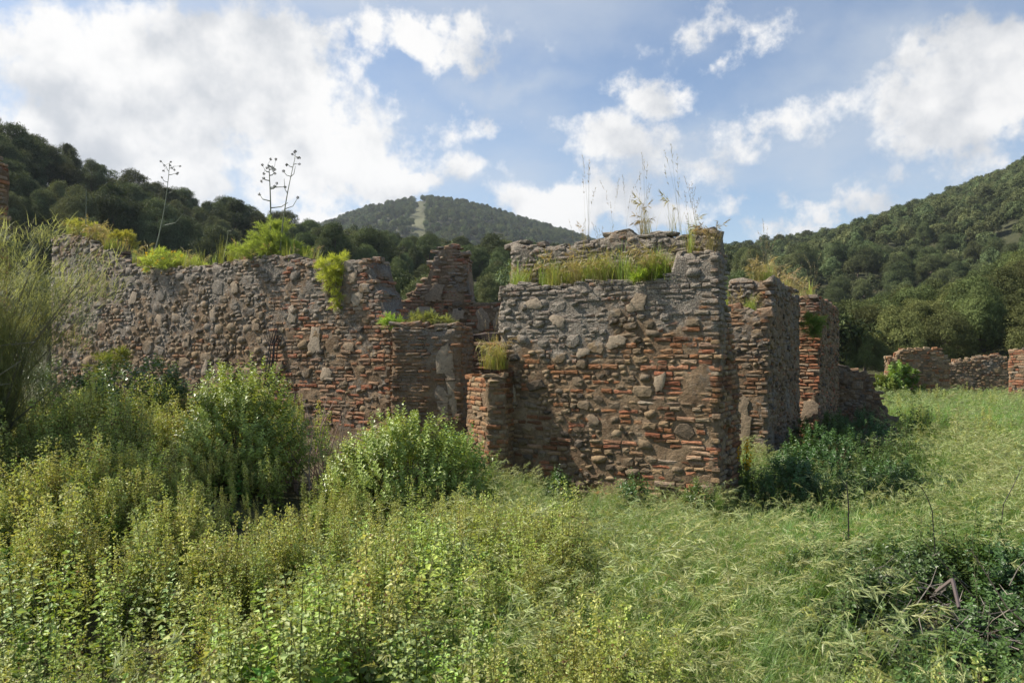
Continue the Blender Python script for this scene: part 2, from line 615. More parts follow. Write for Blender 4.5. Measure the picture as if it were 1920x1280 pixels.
PINES = []      # x, y, z, hill
for hn, h in HILLS.items():
    pxs = np.linspace(h['px'][0], h['px'][-1], 150)
    ts = np.concatenate([np.linspace(0, 1, 44), np.linspace(1.03, 1.6, 9)])
    PX, T = np.meshgrid(pxs, ts, indexing='ij')
    Yr, zr = hill_params(h, PX)
    Y = h['Yb'] + (Yr - h['Yb']) * T
    X = (PX - 960) / F * Y
    Z, _, _ = hill_z(h, X, Y)
    Z = np.where(T == 0, h['zb'] - 4, Z)
    cl = clearing(PX, T) if hn == 'far_mountain' else np.zeros_like(PX)
    cl = np.maximum(cl, 0)
    na, nb = PX.shape
    i, j = np.meshgrid(np.arange(na - 1), np.arange(nb - 1), indexing='ij')
    f = np.stack([i * nb + j, (i + 1) * nb + j, (i + 1) * nb + j + 1, i * nb + j + 1], -1).reshape(-1, 4)
    mb = MB()
    mb.add(np.stack([X, Y, Z], -1).reshape(-1, 3), [f], np.repeat(cl.reshape(-1, 1), 3, 1))
    lab = {'left_hillside': 'dark wooded hillside on the left', 'right_foothill': 'wooded foot of the hill on the right',
           'right_hillside': 'wooded hillside rising on the right', 'far_mountain': 'far rounded mountain with a grassy strip down its face'}[hn]
    tag(mb.build(hn, [M_HILL], smooth=True), lab, kind='structure')
    sp = {'left_hillside': 3.9, 'right_foothill': 2.7, 'right_hillside': 4.2, 'far_mountain': 5.9}[hn]
    lo, hi = {'left_hillside': (-330, 1420), 'right_foothill': (1400, 2150), 'right_hillside': (1250, 2150), 'far_mountain': (480, 1330)}[hn]
    ymax = max(h['Yr']) * 1.04
    gx = np.arange((lo - 960) / F * ymax - 20, max(0, (hi - 960) / F * ymax) + 20, sp)
    gy = np.arange(h['Yb'], ymax, sp * .9)
    GX, GY = np.meshgrid(gx, gy)
    GX = GX + rng.uniform(-.42, .42, GX.shape) * sp
    GY = GY + rng.uniform(-.42, .42, GY.shape) * sp
    z, t, px = hill_z(h, GX, GY)
    ok = (t > .03) & (t < 1.04) & (px > lo) & (px < hi)
    if hn == 'far_mountain':
        ok &= clearing(px, t) < .35
        ok &= (t > .25)
    if hn == 'left_hillside':
        ok &= ~((px > 1000) & (px < 1330) & (t < .8))
        ok &= ~((t < .3) & (rng.random(t.shape) < .5))
    if hn == 'right_hillside':
        ok &= t < 2
    ok &= rng.random(t.shape) > (.10 if hn != 'left_hillside' else .16)
    for a, b, c, p, q in zip(GX[ok], GY[ok], z[ok], px[ok], t[ok]):
        PINES.append((a, b, c, hn, p, q))


# ------------------------------------------------------------------ pines
def pine_crown(seed, clumps, per, ls, ws, base, tip, flat=.8):
    r = np.random.default_rng(seed)
    mb = MB()
    # unit crown: about 1 high and 1 wide, base of the crown at .22
    n = clumps
    u = r.uniform(-.55, 1, n)
    a = r.uniform(0, 2 * math.pi, n)
    k = np.sqrt(1 - u ** 2) * r.uniform(.55, 1.0, n)
    lump = 1 + .22 * np.sin(a * 2 + seed) + .12 * np.sin(a * 5 + seed * 2)
    C = np.stack([.40 * k * np.cos(a) * lump, .40 * k * np.sin(a) * lump, .54 + .40 * u * r.uniform(.75, 1.05, n)], 1)
    R = r.uniform(.085, .17, n)
    d = norm(r.normal(size=(n, per, 3)) + np.array([0, 0, .55]))
    p = C[:, None, :] + d * R[:, None, None] * r.uniform(.55, 1.0, (n, per, 1)) * np.array([1.1, 1.1, flat])
    d = d.reshape(-1, 3) + r.normal(0, .35, (n * per, 3))
    d[:, 2] += .25
    tone = np.repeat(r.uniform(.75, 1.25, n), per)[:, None] * r.uniform(.8, 1.2, (n * per, 1))
    mixv = r.uniform(0, 1, (n * per, 1))
    col = (np.array(base) * (1 - mixv) + np.array(tip) * mixv) * tone
    nn = r.normal(size=(n * per, 3))
    nn = norm(p.reshape(-1, 3) - np.repeat(C, per, 0)) + norm(p.reshape(-1, 3) - np.array([0, 0, .5])) * .5 + r.normal(0, .38, (n * per, 3))
    leaves(mb, p.reshape(-1, 3), np.cross(nn, r.normal(size=nn.shape)) + nn * .35, nn, ls * r.uniform(.7, 1.3, n * per), ws * r.uniform(.7, 1.3, n * per), col, fold=.1)
    return mb, C


def pine_trunk(seed, C):
    r = random.Random(seed)
    mb = MB()
    lean = (r.uniform(-.05, .05), r.uniform(-.05, .05))
    tops = [(0, 0, -.06), (lean[0] * .4, lean[1] * .4, .2), (lean[0], lean[1], .45), (lean[0] * 1.2, lean[1] * 1.2, .75)]
    tube(mb, tops, [.032, .025, .018, .006], (.1, .08, .06), 6)
    for i in r.sample(range(len(C)), 5):
        c = C[i]
        z0 = r.uniform(.25, .5)
        tube(mb, [(lean[0] * z0 * 2, lean[1] * z0 * 2, z0), (c[0] * .5, c[1] * .5, (z0 + c[2]) * .5), tuple(c)], [.012, .008, .003], (.1, .08, .06), 4)
    return mb


PROTO = {}
TONES = {'dark': ((.085, .102, .055), (.17, .195, .098)), 'olive': ((.082, .102, .034), (.16, .178, .062)), 'mid': ((.08, .104, .046), (.16, .188, .076))}
for tn, (b_, t_) in TONES.items():
    for k in range(4):
        mb, C = pine_crown(20 + k + 10 * len(tn), 64, 250, .05, .0095, b_, t_)
        PROTO[tn, k] = (mb.mesh('pine_crown', [M_PINE]), pine_trunk(k, C).mesh('pine_trunk', [M_BARK]))

scored = []
for (x, y, z, hn, px, t) in PINES:
    hh = HILLS[hn]['th'] * random.choice((random.uniform(.6, .9), random.uniform(.85, 1.15), random.uniform(1.0, 1.35)))
    if hn == 'left_hillside' and px < 140 and t > .9:
        hh *= 1.15
    vis = hh / y
    # the crown has to stand in the frame and clear of the nearest walls to count among the largest in view
    top = HZ - (z + hh - CZ) / y * F
    seen = -30 < px < 1950 and not (945 < px < 1360 and top > 455) and not (130 < px < 700 and top > 500) and not (1385 < px < 1565 and top > 560)
    scored.append((vis if seen else vis * .01, x, y, z, hn, px, t, hh))
scored.sort(key=lambda s: -s[0])
ORD = ['leftmost', 'second from left', 'third from left', 'fourth from left', 'fifth from left', 'sixth from left', 'seventh from left', 'eighth from left', 'ninth from left', 'tenth from left', 'eleventh from left', 'twelfth from left', 'thirteenth from left', 'fourteenth from left', 'fifteenth from left', 'sixteenth from left', 'seventeenth from left', 'eighteenth from left', 'nineteenth from left', 'twentieth from left', 'third from right', 'second from right']


def pine_bin(hn, px, t, hh):
    """how and where a pine stands, in words one can check against the picture"""
    rel = hh / HILLS[hn]['th']
    size = 'small' if rel < .86 else ('tall' if rel > 1.1 else 'middling')
    row = 'low' if t < .35 else ('halfway up' if t < .62 else ('high' if t < .88 else 'skyline'))
    if hn == 'left_hillside' and px < 650:
        mark = next(m for lim, m in ((130, 'above the broom'), (260, 'above the wall slope'), (345, 'by the slanting stalk'), (470, 'right of slanting stalk'), (570, 'behind large fennel clump'), (9999, 'above hanging fennel')) if px < lim)
        return '%s dark pine, %s on left hill %s' % (size, row, mark), 'pines on the left hillside'
    if hn == 'left_hillside':
        mark = next(m for lim, m in ((770, 'left of the broken pillar'), (880, 'behind the broken pillar'), (1360, 'beside the tall ruin'), (9999, 'right of the tall ruin')) if px < lim)
        return '%s green pine, %s in valley wood %s' % (size, row, mark), 'pines in the valley wood'
    if hn == 'right_foothill':
        mark = next(m for lim, m in ((1670, 'beside the row of walls'), (1790, 'above the vine wall'), (1885, 'above the rubble wall'), (9999, 'above the far pier')) if px < lim)
        return '%s olive pine, %s at hill foot %s' % (size, row, mark), 'pines at the foot of the right hill'
    mark = 'near the far right' if px > 1750 else ('above the far walls' if px > 1570 else 'above the right row')
    return '%s grey green pine, %s on right hill %s' % (size, row, mark), 'pines on the right hillside'


BINS = {}
rest = []
for k, (vis, x, y, z, hn, px, t, hh) in enumerate(scored):
    tn = 'olive' if hn == 'right_foothill' else ('dark' if hn == 'left_hillside' and px < 560 else 'mid')
    if k < 300:
        crown, trunk = PROTO[tn, random.randrange(4)]
        root = empty('pine_tree', (x, y, z - .2))
        BINS.setdefault(pine_bin(hn, px, t, hh), []).append((px, root))
        root.rotation_euler = (0, 0, random.uniform(0, 6.28))
        w = hh * random.uniform(.62, 1.0)
        root.scale = (w, w, hh)
        for nm, me in (('crown', crown), ('trunk', trunk)):
            o = bpy.data.objects.new(nm, me)
            o.parent = root
            COL.objects.link(o)
    else:
        rest.append((x, y, z - .2, hh, tn))


for (lab, grp), lst in BINS.items():
    lst.sort(key=lambda q: q[0])
    for i, (_, root) in enumerate(lst):
        if len(lst) == 1:
            tag(root, lab, 'tree', grp)
        elif i == len(lst) - 1:
            tag(root, lab + ', rightmost', 'tree', grp)
        else:
            tag(root, lab + ', ' + (ORD[i] if i < 20 else 'among the last on the right'), 'tree', grp)


# ------------------------------------------------------------------ scattering with geometry nodes
def hidden_col(name, meshes):
    c = bpy.data.collections.new(name)
    for i, me in enumerate(meshes):
        o = bpy.data.objects.new('%s_%02d' % (name, i), me)
        c.objects.link(o)
    return c


def scatter(name, coll, pts, rot, scl, idx, **tags):
    me = bpy.data.meshes.new(name)
    pts = np.asarray(pts, np.float32)
    me.vertices.add(len(pts))
    me.vertices.foreach_set('co', pts.ravel())
    for an, ty, key, val in (('rot', 'FLOAT_VECTOR', 'vector', rot), ('scl', 'FLOAT_VECTOR', 'vector', scl), ('idx', 'INT', 'value', idx)):
        a = me.attributes.new(an, ty, 'POINT')
        a.data.foreach_set(key, np.ascontiguousarray(np.asarray(val, np.int32 if ty == 'INT' else np.float32)).ravel())
    o = bpy.data.objects.new(name, me)
    COL.objects.link(o)
    ng = bpy.data.node_groups.new(name, 'GeometryNodeTree')
    ng.interface.new_socket('Geometry', in_out='INPUT', socket_type='NodeSocketGeometry')
    ng.interface.new_socket('Geometry', in_out='OUTPUT', socket_type='NodeSocketGeometry')
    N, L = ng.nodes, ng.links
    gi, go = N.new('NodeGroupInput'), N.new('NodeGroupOutput')
    ip = N.new('GeometryNodeInstanceOnPoints')
    ci = N.new('GeometryNodeCollectionInfo')
    ci.inputs['Collection'].default_value = coll
    ci.inputs['Separate Children'].default_value = True
    ci.inputs['Reset Children'].default_value = True
    ip.inputs['Pick Instance'].default_value = True
    L.new(gi.outputs[0], ip.inputs['Points'])
    L.new(ci.outputs[0], ip.inputs['Instance'])
    for an, ty, sock in (('rot', 'FLOAT_VECTOR', 'Rotation'), ('scl', 'FLOAT_VECTOR', 'Scale'), ('idx', 'INT', 'Instance Index')):
        na = N.new('GeometryNodeInputNamedAttribute')
        na.data_type = ty
        na.inputs['Name'].default_value = an
        L.new(na.outputs['Attribute'], ip.inputs[sock])
    L.new(ip.outputs[0], go.inputs[0])
    md = o.modifiers.new('scatter', 'NODES')
    md.node_group = ng
    tag(o, **tags)
    return o


far_meshes = []
for tn in ('dark', 'mid', 'olive'):
    b_, t_ = TONES[tn]
    for k in range(3):
        mb, C = pine_crown(70 + k, 40, 60, .08, .03, b_, t_)
        far_meshes.append(mb.mesh('pine_far', [M_PINE]))
R = np.array([(a, b, c, d) for a, b, c, d, e in rest])
ti = np.array([{'dark': 0, 'mid': 1, 'olive': 2}[e] for *_, e in rest])
w = R[:, 3] * rng.uniform(.66, 1.0, len(R))
scatter('pine_forest', hidden_col('pine_far', far_meshes), R[:, :3],
        np.stack([np.zeros(len(R)), np.zeros(len(R)), rng.uniform(0, 6.28, len(R))], 1),
        np.stack([w, w, R[:, 3]], 1), ti * 3 + rng.integers(0, 3, len(R)),
        label='mass of small pines covering the far mountain and upper hillsides', kind='stuff')

# ------------------------------------------------------------------ masonry
def piece_mesh(name, kind, mat, seed):
    """unit stone or brick, front towards -Y: worn outline, chamfered edge, uneven face"""
    r = random.Random(seed)
    n = 8 if kind == 'stone' else (15 if kind == 'plaster' else 8)
    pts = []
    for i in range(n):
        if kind == 'brick':
            base = [(-.5, -.36), (-.46, -.5), (.46, -.5), (.5, -.36), (.5, .36), (.46, .5), (-.46, .5), (-.5, .36)][i]
            pts.append((base[0] + r.uniform(-.03, .03), base[1] + r.uniform(-.08, .08)))
        else:
            a = 2 * math.pi * (i + r.uniform(-.3, .3)) / n
            e = r.uniform(2.3, 5.5) if kind == 'stone' else 3.5
            rr = .5 / (abs(math.cos(a)) ** e + abs(math.sin(a)) ** e) ** (1 / e)
            rr *= r.uniform(.76, 1.06) if kind == 'stone' else 1
            if kind == 'plaster':
                rr *= .82 + .2 * math.sin(2 * a + seed * 1.3) + .12 * math.sin(3 * a + seed * 2.1) + .1 * math.sin(7 * a + seed) + r.uniform(-.08, .08)
            pts.append((rr * math.cos(a), rr * math.sin(a)))
    v = [(x * .92, .5, z * .92) for x, z in pts]
    v += [(x, -.22 + r.uniform(-.06, .06), z) for x, z in pts]
    s, dom = {'brick': (.9, .05), 'stone': (.82, .07), 'plaster': (.96, .01)}[kind]
    sx = .95 if kind == 'brick' else s
    sz = .78 if kind == 'brick' else s
    v += [(x * sx + r.uniform(-.02, .02), -.44 + r.uniform(-.05, .05), z * sz + r.uniform(-.03, .03)) for x, z in pts]
    v += [(r.uniform(-.1, .1), -.47 - dom * r.uniform(.2, 1), r.uniform(-.1, .1))]
    f = []
    for k in range(2):
        for i in range(n):
            j = (i + 1) % n
            f.append((k * n + i, k * n + j, (k + 1) * n + j, (k + 1) * n + i))
    tri = [(2 * n + i, 2 * n + (i + 1) % n, 3 * n) for i in range(n)]
    mb = MB()
    mb.add(v, [np.array(f), np.array(tri)], (0, 0, 0))
    me = mb.mesh(name, [mat], smooth=(kind == 'plaster' or (kind == 'stone' and seed % 3 == 0)))
    return me, np.array(v), np.array(f), np.array(tri)


PIECES = {}
for sty, mm in STY.items():
    PIECES[sty, 'brick'] = [piece_mesh('brick', 'brick', mm['brick'], 100 + k) for k in range(14)]
    PIECES[sty, 'stone'] = [piece_mesh('stone', 'stone', mm['stone'], 200 + k) for k in range(18)]
    PIECES[sty, 'plaster_patch'] = [piece_mesh('plaster_patch', 'plaster', M_PLASTER, 300 + k) for k in range(6)]


class Wall:
    """one ruined wall: a mortar body per block, faced with single bricks and stones"""
    def __init__(self, name, label, cat, sty, loc, group=None, most=300):
        self.root = empty(name, loc)
        tag(self.root, label, cat, group)
        self.loc = np.array(loc, float)
        self.sty = sty
        self.items = []
        self.core = MB()
        self.most = most
        self.r = random.Random(hash(label) % 1000 if False else sum(map(ord, label)))

    def body(self, A, B, Cc, D, z0, top, inset=.009, amp=.030):
        """solid mortar block on the plan A (front left), B (front right), Cc, D (back)"""
        A, B, Cc, D = (np.array(p, float) for p in (A, B, Cc, D))
        nu = max(3, int(np.linalg.norm(B - A) / .09))
        nw = max(3, int(np.linalg.norm(D - A) / .12))
        cen = (A + B + Cc + D) / 4
        us, ws = np.linspace(0, 1, nu + 1), np.linspace(0, 1, nw + 1)
        L = np.linalg.norm(B - A)

        def pl(u, w):
            p = (A * (1 - u) + B * u) * (1 - w) + (D * (1 - u) + Cc * u) * w
            q = cen - p
            return p + q / max(np.linalg.norm(q), .01) * 0

        def ztop(u, w):
            p = pl(u, w)
            return top(u * L, w) + .05 * mnoise.noise(Vector((p[0] * 5, p[1] * 5, 3.3))) + .035 * mnoise.noise(Vector((p[0] * 14, p[1] * 14, 1.3)))
        ring = [(u, 0.0) for u in us] + [(1.0, w) for w in ws[1:]] + [(u, 1.0) for u in us[::-1][1:]] + [(0.0, w) for w in ws[::-1][1:-1]]
        nz = max(4, int((top(L * .5, .5) - z0) / .09))
        v, f = [], []
        nr = len(ring)
        axu, axw = norm(B - A), norm(D - A)
        for k in range(nz + 1):
            for (u, w) in ring:
                p = pl(u, w)
                zt = ztop(u, w)
                z = z0 + (zt - z0) * k / nz
                out = np.zeros(2)
                if w == 0: out = out - axw
                if w == 1: out = out + axw
                if u == 0: out = out - axu
                if u == 1: out = out + axu
                q = Vector((p[0] * 4, p[1] * 4, z * 4))
                dsp = -inset + amp * mnoise.noise(q) + amp * .6 * mnoise.noise(q * 3.1)
                v.append((p[0] + out[0] * dsp, p[1] + out[1] * dsp, z))
        for k in range(nz):
            for i in range(nr):
                j = (i + 1) % nr
                f.append((k * nr + i, k * nr + j, (k + 1) * nr + j, (k + 1) * nr + i))
        # top sheet shares the ring of the last row
        idx = {}
        for i, (u, w) in enumerate(ring):
            idx[round(u * nu), round(w * nw)] = nz * nr + i
        for i in range(nu + 1):
            for j in range(nw + 1):
                if (i, j) not in idx:
                    u, w = i / nu, j / nw
                    p = pl(u, w)
                    idx[i, j] = len(v)
                    v.append((p[0], p[1], ztop(u, w)))
        for i in range(nu):
            for j in range(nw):
                f.append((idx[i, j], idx[i + 1, j], idx[i + 1, j + 1], idx[i, j + 1]))
        self.core.add(np.array(v) - self.loc, [np.array(f)], (0, 0, 0))

    def piece(self, kind, p, U, N, w, h, d=.11, proud=.02, tilt=0.0, sty=None):
        self.items.append((kind, np.array(p, float), np.array(U, float), np.array(N, float), w, h, d, proud, tilt, sty or self.sty))

    def face(self, A, B, z0, top, stones=.3, size=(.16, .36), course=(.058, .082), blen=(.13, .3), miss=.05, zmin=None, stone_at=None, umax=None, sty_at=None, small=.45):
        """face from A (left) to B (right) as seen from outside"""
        r = self.r
        A, B = np.array(A, float), np.array(B, float)
        L = np.linalg.norm(B - A)
        U = (B - A) / L
        N = np.array([U[1], -U[0]])
        zb = z0 if zmin is None else zmin
        zt = max(top(L * k / 8) for k in range(9))
        placed = []
        area = L * (zt - zb)
        tries = int(area * 160 * (1 if stones > 0 else 0))
        fill = 0
        for _ in range(tries):
            if fill > stones * area:
                break
            u, z = r.uniform(0, L), r.uniform(zb, zt)
            if stone_at and r.random() > stone_at(u, z):
                continue
            w = r.uniform(*size) * (1 if r.random() < .4 else .65)
            h = w * r.uniform(.42, .8)
            if u - w / 2 < .02 or u + w / 2 > L - .02 or z + h / 2 > top(u) - .03 or (umax and u + w / 2 > umax(z)):
                continue
            if any(abs(u - a) < (w + b) * .48 and abs(z - c) < (h + d) * .48 for a, c, b, d in placed):
                continue
            placed.append((u, z, w, h))
            fill += w * h
        for (u, z, w, h) in placed:
            P = A + U * u
            self.piece('stone', (P[0], P[1], z), U, N, w * 1.04, h * 1.04, .16, r.uniform(.006, .042), r.uniform(-.3, .3))
        z = zb
        while z < zt:
            h = r.uniform(*course)
            zc = z + h / 2
            Lc = L + r.choice((-.09, -.04, -.01, .02, .035))
            u0c = r.choice((.07, .03, .0, -.02, -.03))
            u = -r.uniform(0, blen[0])
            while u < Lc:
                bl = r.uniform(*blen)
                a, b = max(u, u0c), min(u + bl, Lc)
                u += bl + r.uniform(.008, .022)
                if umax and b > umax(zc):
                    b = umax(zc) + r.uniform(-.05, .03)
                if b - a < .05:
                    continue
                segs = [(a, b)]
                for (su, szz, sw, sh) in placed:
                    dz = abs(zc - szz) / (sh / 2 + h * .25)
                    if dz < 1:
                        hw = sw / 2 * math.sqrt(1 - dz * dz) + .008
                        ns = []
                        for (p, q) in segs:
                            if su + hw <= p or su - hw >= q:
                                ns.append((p, q))
                            else:
                                if su - hw - p > .045: ns.append((p, su - hw))
                                if q - su - hw > .045: ns.append((su + hw, q))
                        segs = ns
                for (p, q) in segs:
                    m = (p + q) / 2
                    zz = zc + .022 * mnoise.noise(Vector((m * .9 + A[0], zc * .7, A[1])))
                    tp = top(m)
                    if zz > tp + r.uniform(-.03, .035) or r.random() < miss:
                        continue
                    P = A + U * m
                    pr = r.uniform(-.004, .016) + (.016 if r.random() < .1 else 0)
                    kind = 'stone' if (stone_at and q - p < .2 and r.random() < stone_at(m, zz) * small) else 'brick'
                    self.piece(kind, (P[0], P[1], zz), U, N, (q - p) * (1.06 if kind == 'stone' else 1), (h - r.uniform(.006, .022)) * (1.25 if kind == 'stone' else 1), .11, pr, r.uniform(-.06, .06), sty=sty_at(m, zz) if sty_at and kind == 'brick' else None)
            z += h

    def crest(self, A, B, top, depth, step=.16, h=(.04, .09), kinds=('brick', 'stone')):
        """loose capping pieces bedded along the broken top"""
        r = self.r
        A, B = np.array(A, float), np.array(B, float)
        L = np.linalg.norm(B - A)
        U = (B - A) / L
        N = np.array([U[1], -U[0]])
        u = r.uniform(0, .1)
        while u < L:
            for k in range(max(1, int(depth / .22))):
                w, hh = r.uniform(.13, .3), r.uniform(*h)
                P = A + U * u - N * (.05 + r.uniform(0, max(.05, depth - .15)) if k else .045)
                self.piece(r.choice(kinds), (P[0], P[1], top(u) + hh * r.uniform(-.1, .45)), U, N, w, hh, r.uniform(.12, .2), .05, r.uniform(-.18, .18))
            u += step * r.uniform(.6, 1.5)

    def patch(self, A, B, u, z, w, h, proud=.024, tilt=0):
        A, B = np.array(A, float), np.array(B, float)
        U = norm(B - A)
        N = np.array([U[1], -U[0]])
        P = A + U * u
        self.piece('plaster_patch', (P[0], P[1], z), U, N, w, h, .05, proud, tilt)

    def finish(self):
        self.core.build('mortar', [STY[self.sty]['core']], self.root, smooth=True)
        r = self.r
        by = {}
        for it in self.items:
            by.setdefault(it[0], []).append(it)
        for kind, lst in by.items():
            lst.sort(key=lambda t: -(t[4] * t[5]) / max(1, np.linalg.norm(t[1][:2]) ** 2))
            mbs = MB()
            for k, (kd, p, U, N, w, h, d, pr, tilt, sty) in enumerate(lst):
                me, v, f, tri = r.choice(PIECES[sty, kind])
                c, s = math.cos(tilt), math.sin(tilt)
                X = np.array([U[0] * c, U[1] * c, s])
                Zv = np.array([-U[0] * s, -U[1] * s, c])
                Yv = np.array([-N[0], -N[1], 0])
                q = p - self.loc
                q = q + np.array([N[0], N[1], 0]) * (pr - d * .5)
                M3 = np.stack([X * w, Yv * d, Zv * h], 1)
                if k < self.most:
                    o = bpy.data.objects.new(kind, me)
                    M4 = Matrix.Identity(4)
                    for a in range(3):
                        for b in range(3):
                            M4[a][b] = M3[a, b]
                        M4[a][3] = q[a]
                    o.parent = self.root
                    o.matrix_local = M4
                    COL.objects.link(o)
                else:
                    mbs.add(v @ M3.T + q, [f, tri], (0, 0, 0), 0, r.uniform(.01, .99))
            if mbs.n:
                nm = {'brick': 'brick_infill', 'stone': 'rubble_infill', 'plaster_patch': 'plaster_remains'}[kind]
                o = mbs.build(nm, [PIECES[self.sty, kind][0][0].materials[0]], self.root, smooth=(kind != 'brick'))
                o['kind'] = 'stuff'


d1 = np.array([-.85, .526])     # along the fronts, away to the left
d2 = np.array([.526, .85])      # along the flanks, away from the camera


def crest_fn(pts, A, B):
    """(pixel column, pixel row) of the broken top -> height above datum along the front A-B"""
    A, B = np.array(A, float), np.array(B, float)
    L = np.linalg.norm(B - A)
    U = (B - A) / L
    us, zs = [], []
    for px, py in pts:
        k = (px - 960) / F
        # A.x + U.x u = k (A.y + U.y u)
        u = (k * A[1] - A[0]) / (U[0] - k * U[1])
        Y = A[1] + U[1] * u
        us.append(u)
        zs.append(CZ - (py - HZ) / F * Y)
    return lambda u, w=0: float(np.interp(u, us, zs))


def build_walls():
    # ---- the tall fragment in the middle
    C0 = np.array([2.615, 9.1])
    E = C0 + d1 * 3.3
    W = Wall('ruined_wall', 'tall brick and stone ruin with grassy ledge in the middle', 'ruined wall', 'main', (1.2, 10.2, -.45), 'ruined walls')

    def t_front(u, w=0):
        return 2.70 + .03 * math.sin(u * 5) if u < 2.66 else (3.02 if u > 2.72 else 2.9)
    W.body(E, C0, C0 + d2 * .34, E + d2 * .34, -.6, t_front)
    W.face(E, C0, -.45, t_front, .23, (.13, .36), blen=(.11, .29), miss=.13, sty_at=lambda u, z: 'red' if z < 1.9 - abs(u - 3.1) * .55 + .7 * mnoise.noise(Vector((u * 1.5, z * 2, 0))) else 'main',
           stone_at=lambda u, z: (.05 if u > 2.45 else 1.0) * (1.0 if z < 2.5 else .5))
    W.crest(E, C0, t_front, .3)
    R1, R0 = C0 + d2 * .30 + d1 * .10, E + d2 * .30 + d1 * -.02
    t_rear = lambda u, w=0: 3.34 + .035 * math.sin(u * 3.7 + 1) + .03 * math.sin(u * 11) + (.05 if 1.5 < u < 2.0 else 0) - (.06 if .55 < u < .8 else 0)
    W.body(R0, R1, R1 + d2 * .28, R0 + d2 * .28, 1.0, t_rear)
    W.face(R0, R1, 1.0, t_rear, .2, (.12, .26), zmin=2.62, stone_at=lambda u, z: .8)
    W.crest(R0, R1, t_rear, .28, kinds=('brick', 'brick', 'stone'))
    W.face(R1, R1 + d2 * .28, 1.0, lambda u: 3.36, 0, zmin=1.7)
    lim = lambda z: 1.1 if z < 1.3 else (.85 if z < 2.0 else .4 + (3.0 - z) * .25)
    W.body(C0 + d2 * .3 + d1 * .5, C0 + d2 * .3 + d1 * .02, C0 + d2 * 1.1 + d1 * .02, C0 + d2 * 1.1 + d1 * .5, -.6, lambda u, w=0: 2.4 - w * 1.0)
    W.face(C0, C0 + d2 * 1.12, -.45, lambda u: 3.0 if u < .36 else 2.5 - (u - .36) * 1.55, .08, (.12, .2), stone_at=lambda u, z: .3, umax=lim)
    W.face(E + d2 * .34, E, -.45, lambda u: 2.7, .2, stone_at=lambda u, z: .5)
    # broken stub that comes forward at the left end
    P1, P2, P3, P4 = (-.70, 11.15), (-.35, 10.45), (-.09, 10.42), (.12, 10.95)
    ts = lambda u, w=0: 1.34 + .6 * max(0, u - .06) * (1 if u < .3 else 0) + .04 * math.sin(u * 23)
    W.body(P2, P3, P4, P1, -.6, ts)
    W.face(P1, P2, -.45, lambda u: 1.33 + .03 * math.sin(u * 17), .05, (.12, .2), stone_at=lambda u, z: .3)
    W.face(P2, P3, -.45, ts, .0)
    W.face(P3, P4, -.45, lambda u: 1.48, .0)
    W.crest(P1, P2, lambda u: 1.33, .3)
    W.crest(P2, P3, ts, .3)
    tooth = lambda u, w=0: 2.6
    for (u, z, w, h) in ((2.52, 1.35, .16, .30), (1.0, 2.2, .28, .2), (1.9, 1.9, .3, .22), (.25, 1.05, .07, .55), (1.4, 1.75, .22, .16), (.6, 2.45, .3, .2), (2.2, 2.4, .34, .25), (1.55, .8, .25, .16)):
        W.patch(E, C0, u, z, w, h)
    W.finish()

    # ---- long wall on the left
    A = np.array([-11.9, 18.6])
    B = np.array([-2.15, 12.66])
    top = crest_fn([(60, 470), (118, 440), (160, 448), (215, 476), (262, 502), (330, 504), (400, 498), (460, 486), (520, 481), (575, 487), (606, 496), (612, 560), (638, 568), (644, 492), (688, 486), (690, 512), (700, 514), (702, 545), (711, 547), (713, 580), (724, 582), (726, 612), (740, 614)], A, B)
    U = norm(B - A)
    back = np.array([-U[1], U[0]])
    ub = lambda px: ((px - 960) / F * A[1] - A[0]) / (U[0] - (px - 960) / F * U[1])
    u_b = ub(505)
    W = Wall('ruined_wall', 'long grey rubble wall on the left with plants on top', 'ruined wall', 'grey', (-7, 15.6, -.3), 'ruined walls')
    W.body(A, B, B + back * .6, A + back * .6, -.6, top)
    W.face(A, A + U * u_b, -.3, top, .42, (.16, .46), course=(.06, .1), blen=(.1, .26), miss=.26, zmin=.3, stone_at=lambda u, z: 1.0, small=.7)
    tb = lambda u: top(u + u_b)
    W.face(A + U * u_b, B, -.3, tb, .16, (.14, .34), blen=(.14, .32), miss=.16, zmin=.3, stone_at=lambda u, z: .4, sty_at=lambda u, z: 'red' if mnoise.noise(Vector((u * .8, z * 1.2, 5))) > -.12 - u * .05 else 'grey')
    W.face(B, B + back * .6, -.3, lambda u: 2.4, .1, stone_at=lambda u, z: .3)
    for px, hi, lo in ((689, 3.42, 3.1), (701, 3.1, 2.75), (712, 2.8, 2.45), (725, 2.5, 2.1)):
        Q = A + U * ub(px)
        W.face(Q, Q + back * .6, -.3, lambda u: hi, .05, zmin=lo - .45, sty_at=lambda u, z: 'red')
    W.crest(A, B, top, .5, step=.22)
    for (px, py, w, h) in ((590, 640, .42, .5), (548, 590, .32, .34), (612, 700, .3, .3), (400, 590, .2, .4), (350, 640, .3, .3), (440, 540, .3, .25), (670, 560, .28, .34), (662, 520, .22, .26), (520, 690, .28, .3), (300, 600, .3, .3), (385, 690, .2, .36), (480, 610, .3, .24), (250, 560, .4, .3), (655, 650, .3, .2)):
        u = ub(px)
        Y = A[1] + U[1] * u
        W.patch(A, B, u, CZ - (py - HZ) / F * Y, w, h, tilt=random.uniform(-.2, .2))
    W.finish()

    # ---- low brick block between the two, with plants on its flat top
    A, B = np.array([-2.02, 12.05]), np.array([-.83, 11.75])
    U = norm(B - A)
    back = np.array([-U[1], U[0]])
    W = Wall('ruined_wall', 'low narrow brick block with flat overgrown top beside the charred beam', 'ruined wall', 'grey', (-1.4, 12.0, -.3), 'ruined walls')
    t5 = lambda u, w=0: 2.13 + .03 * math.sin(u * 6)
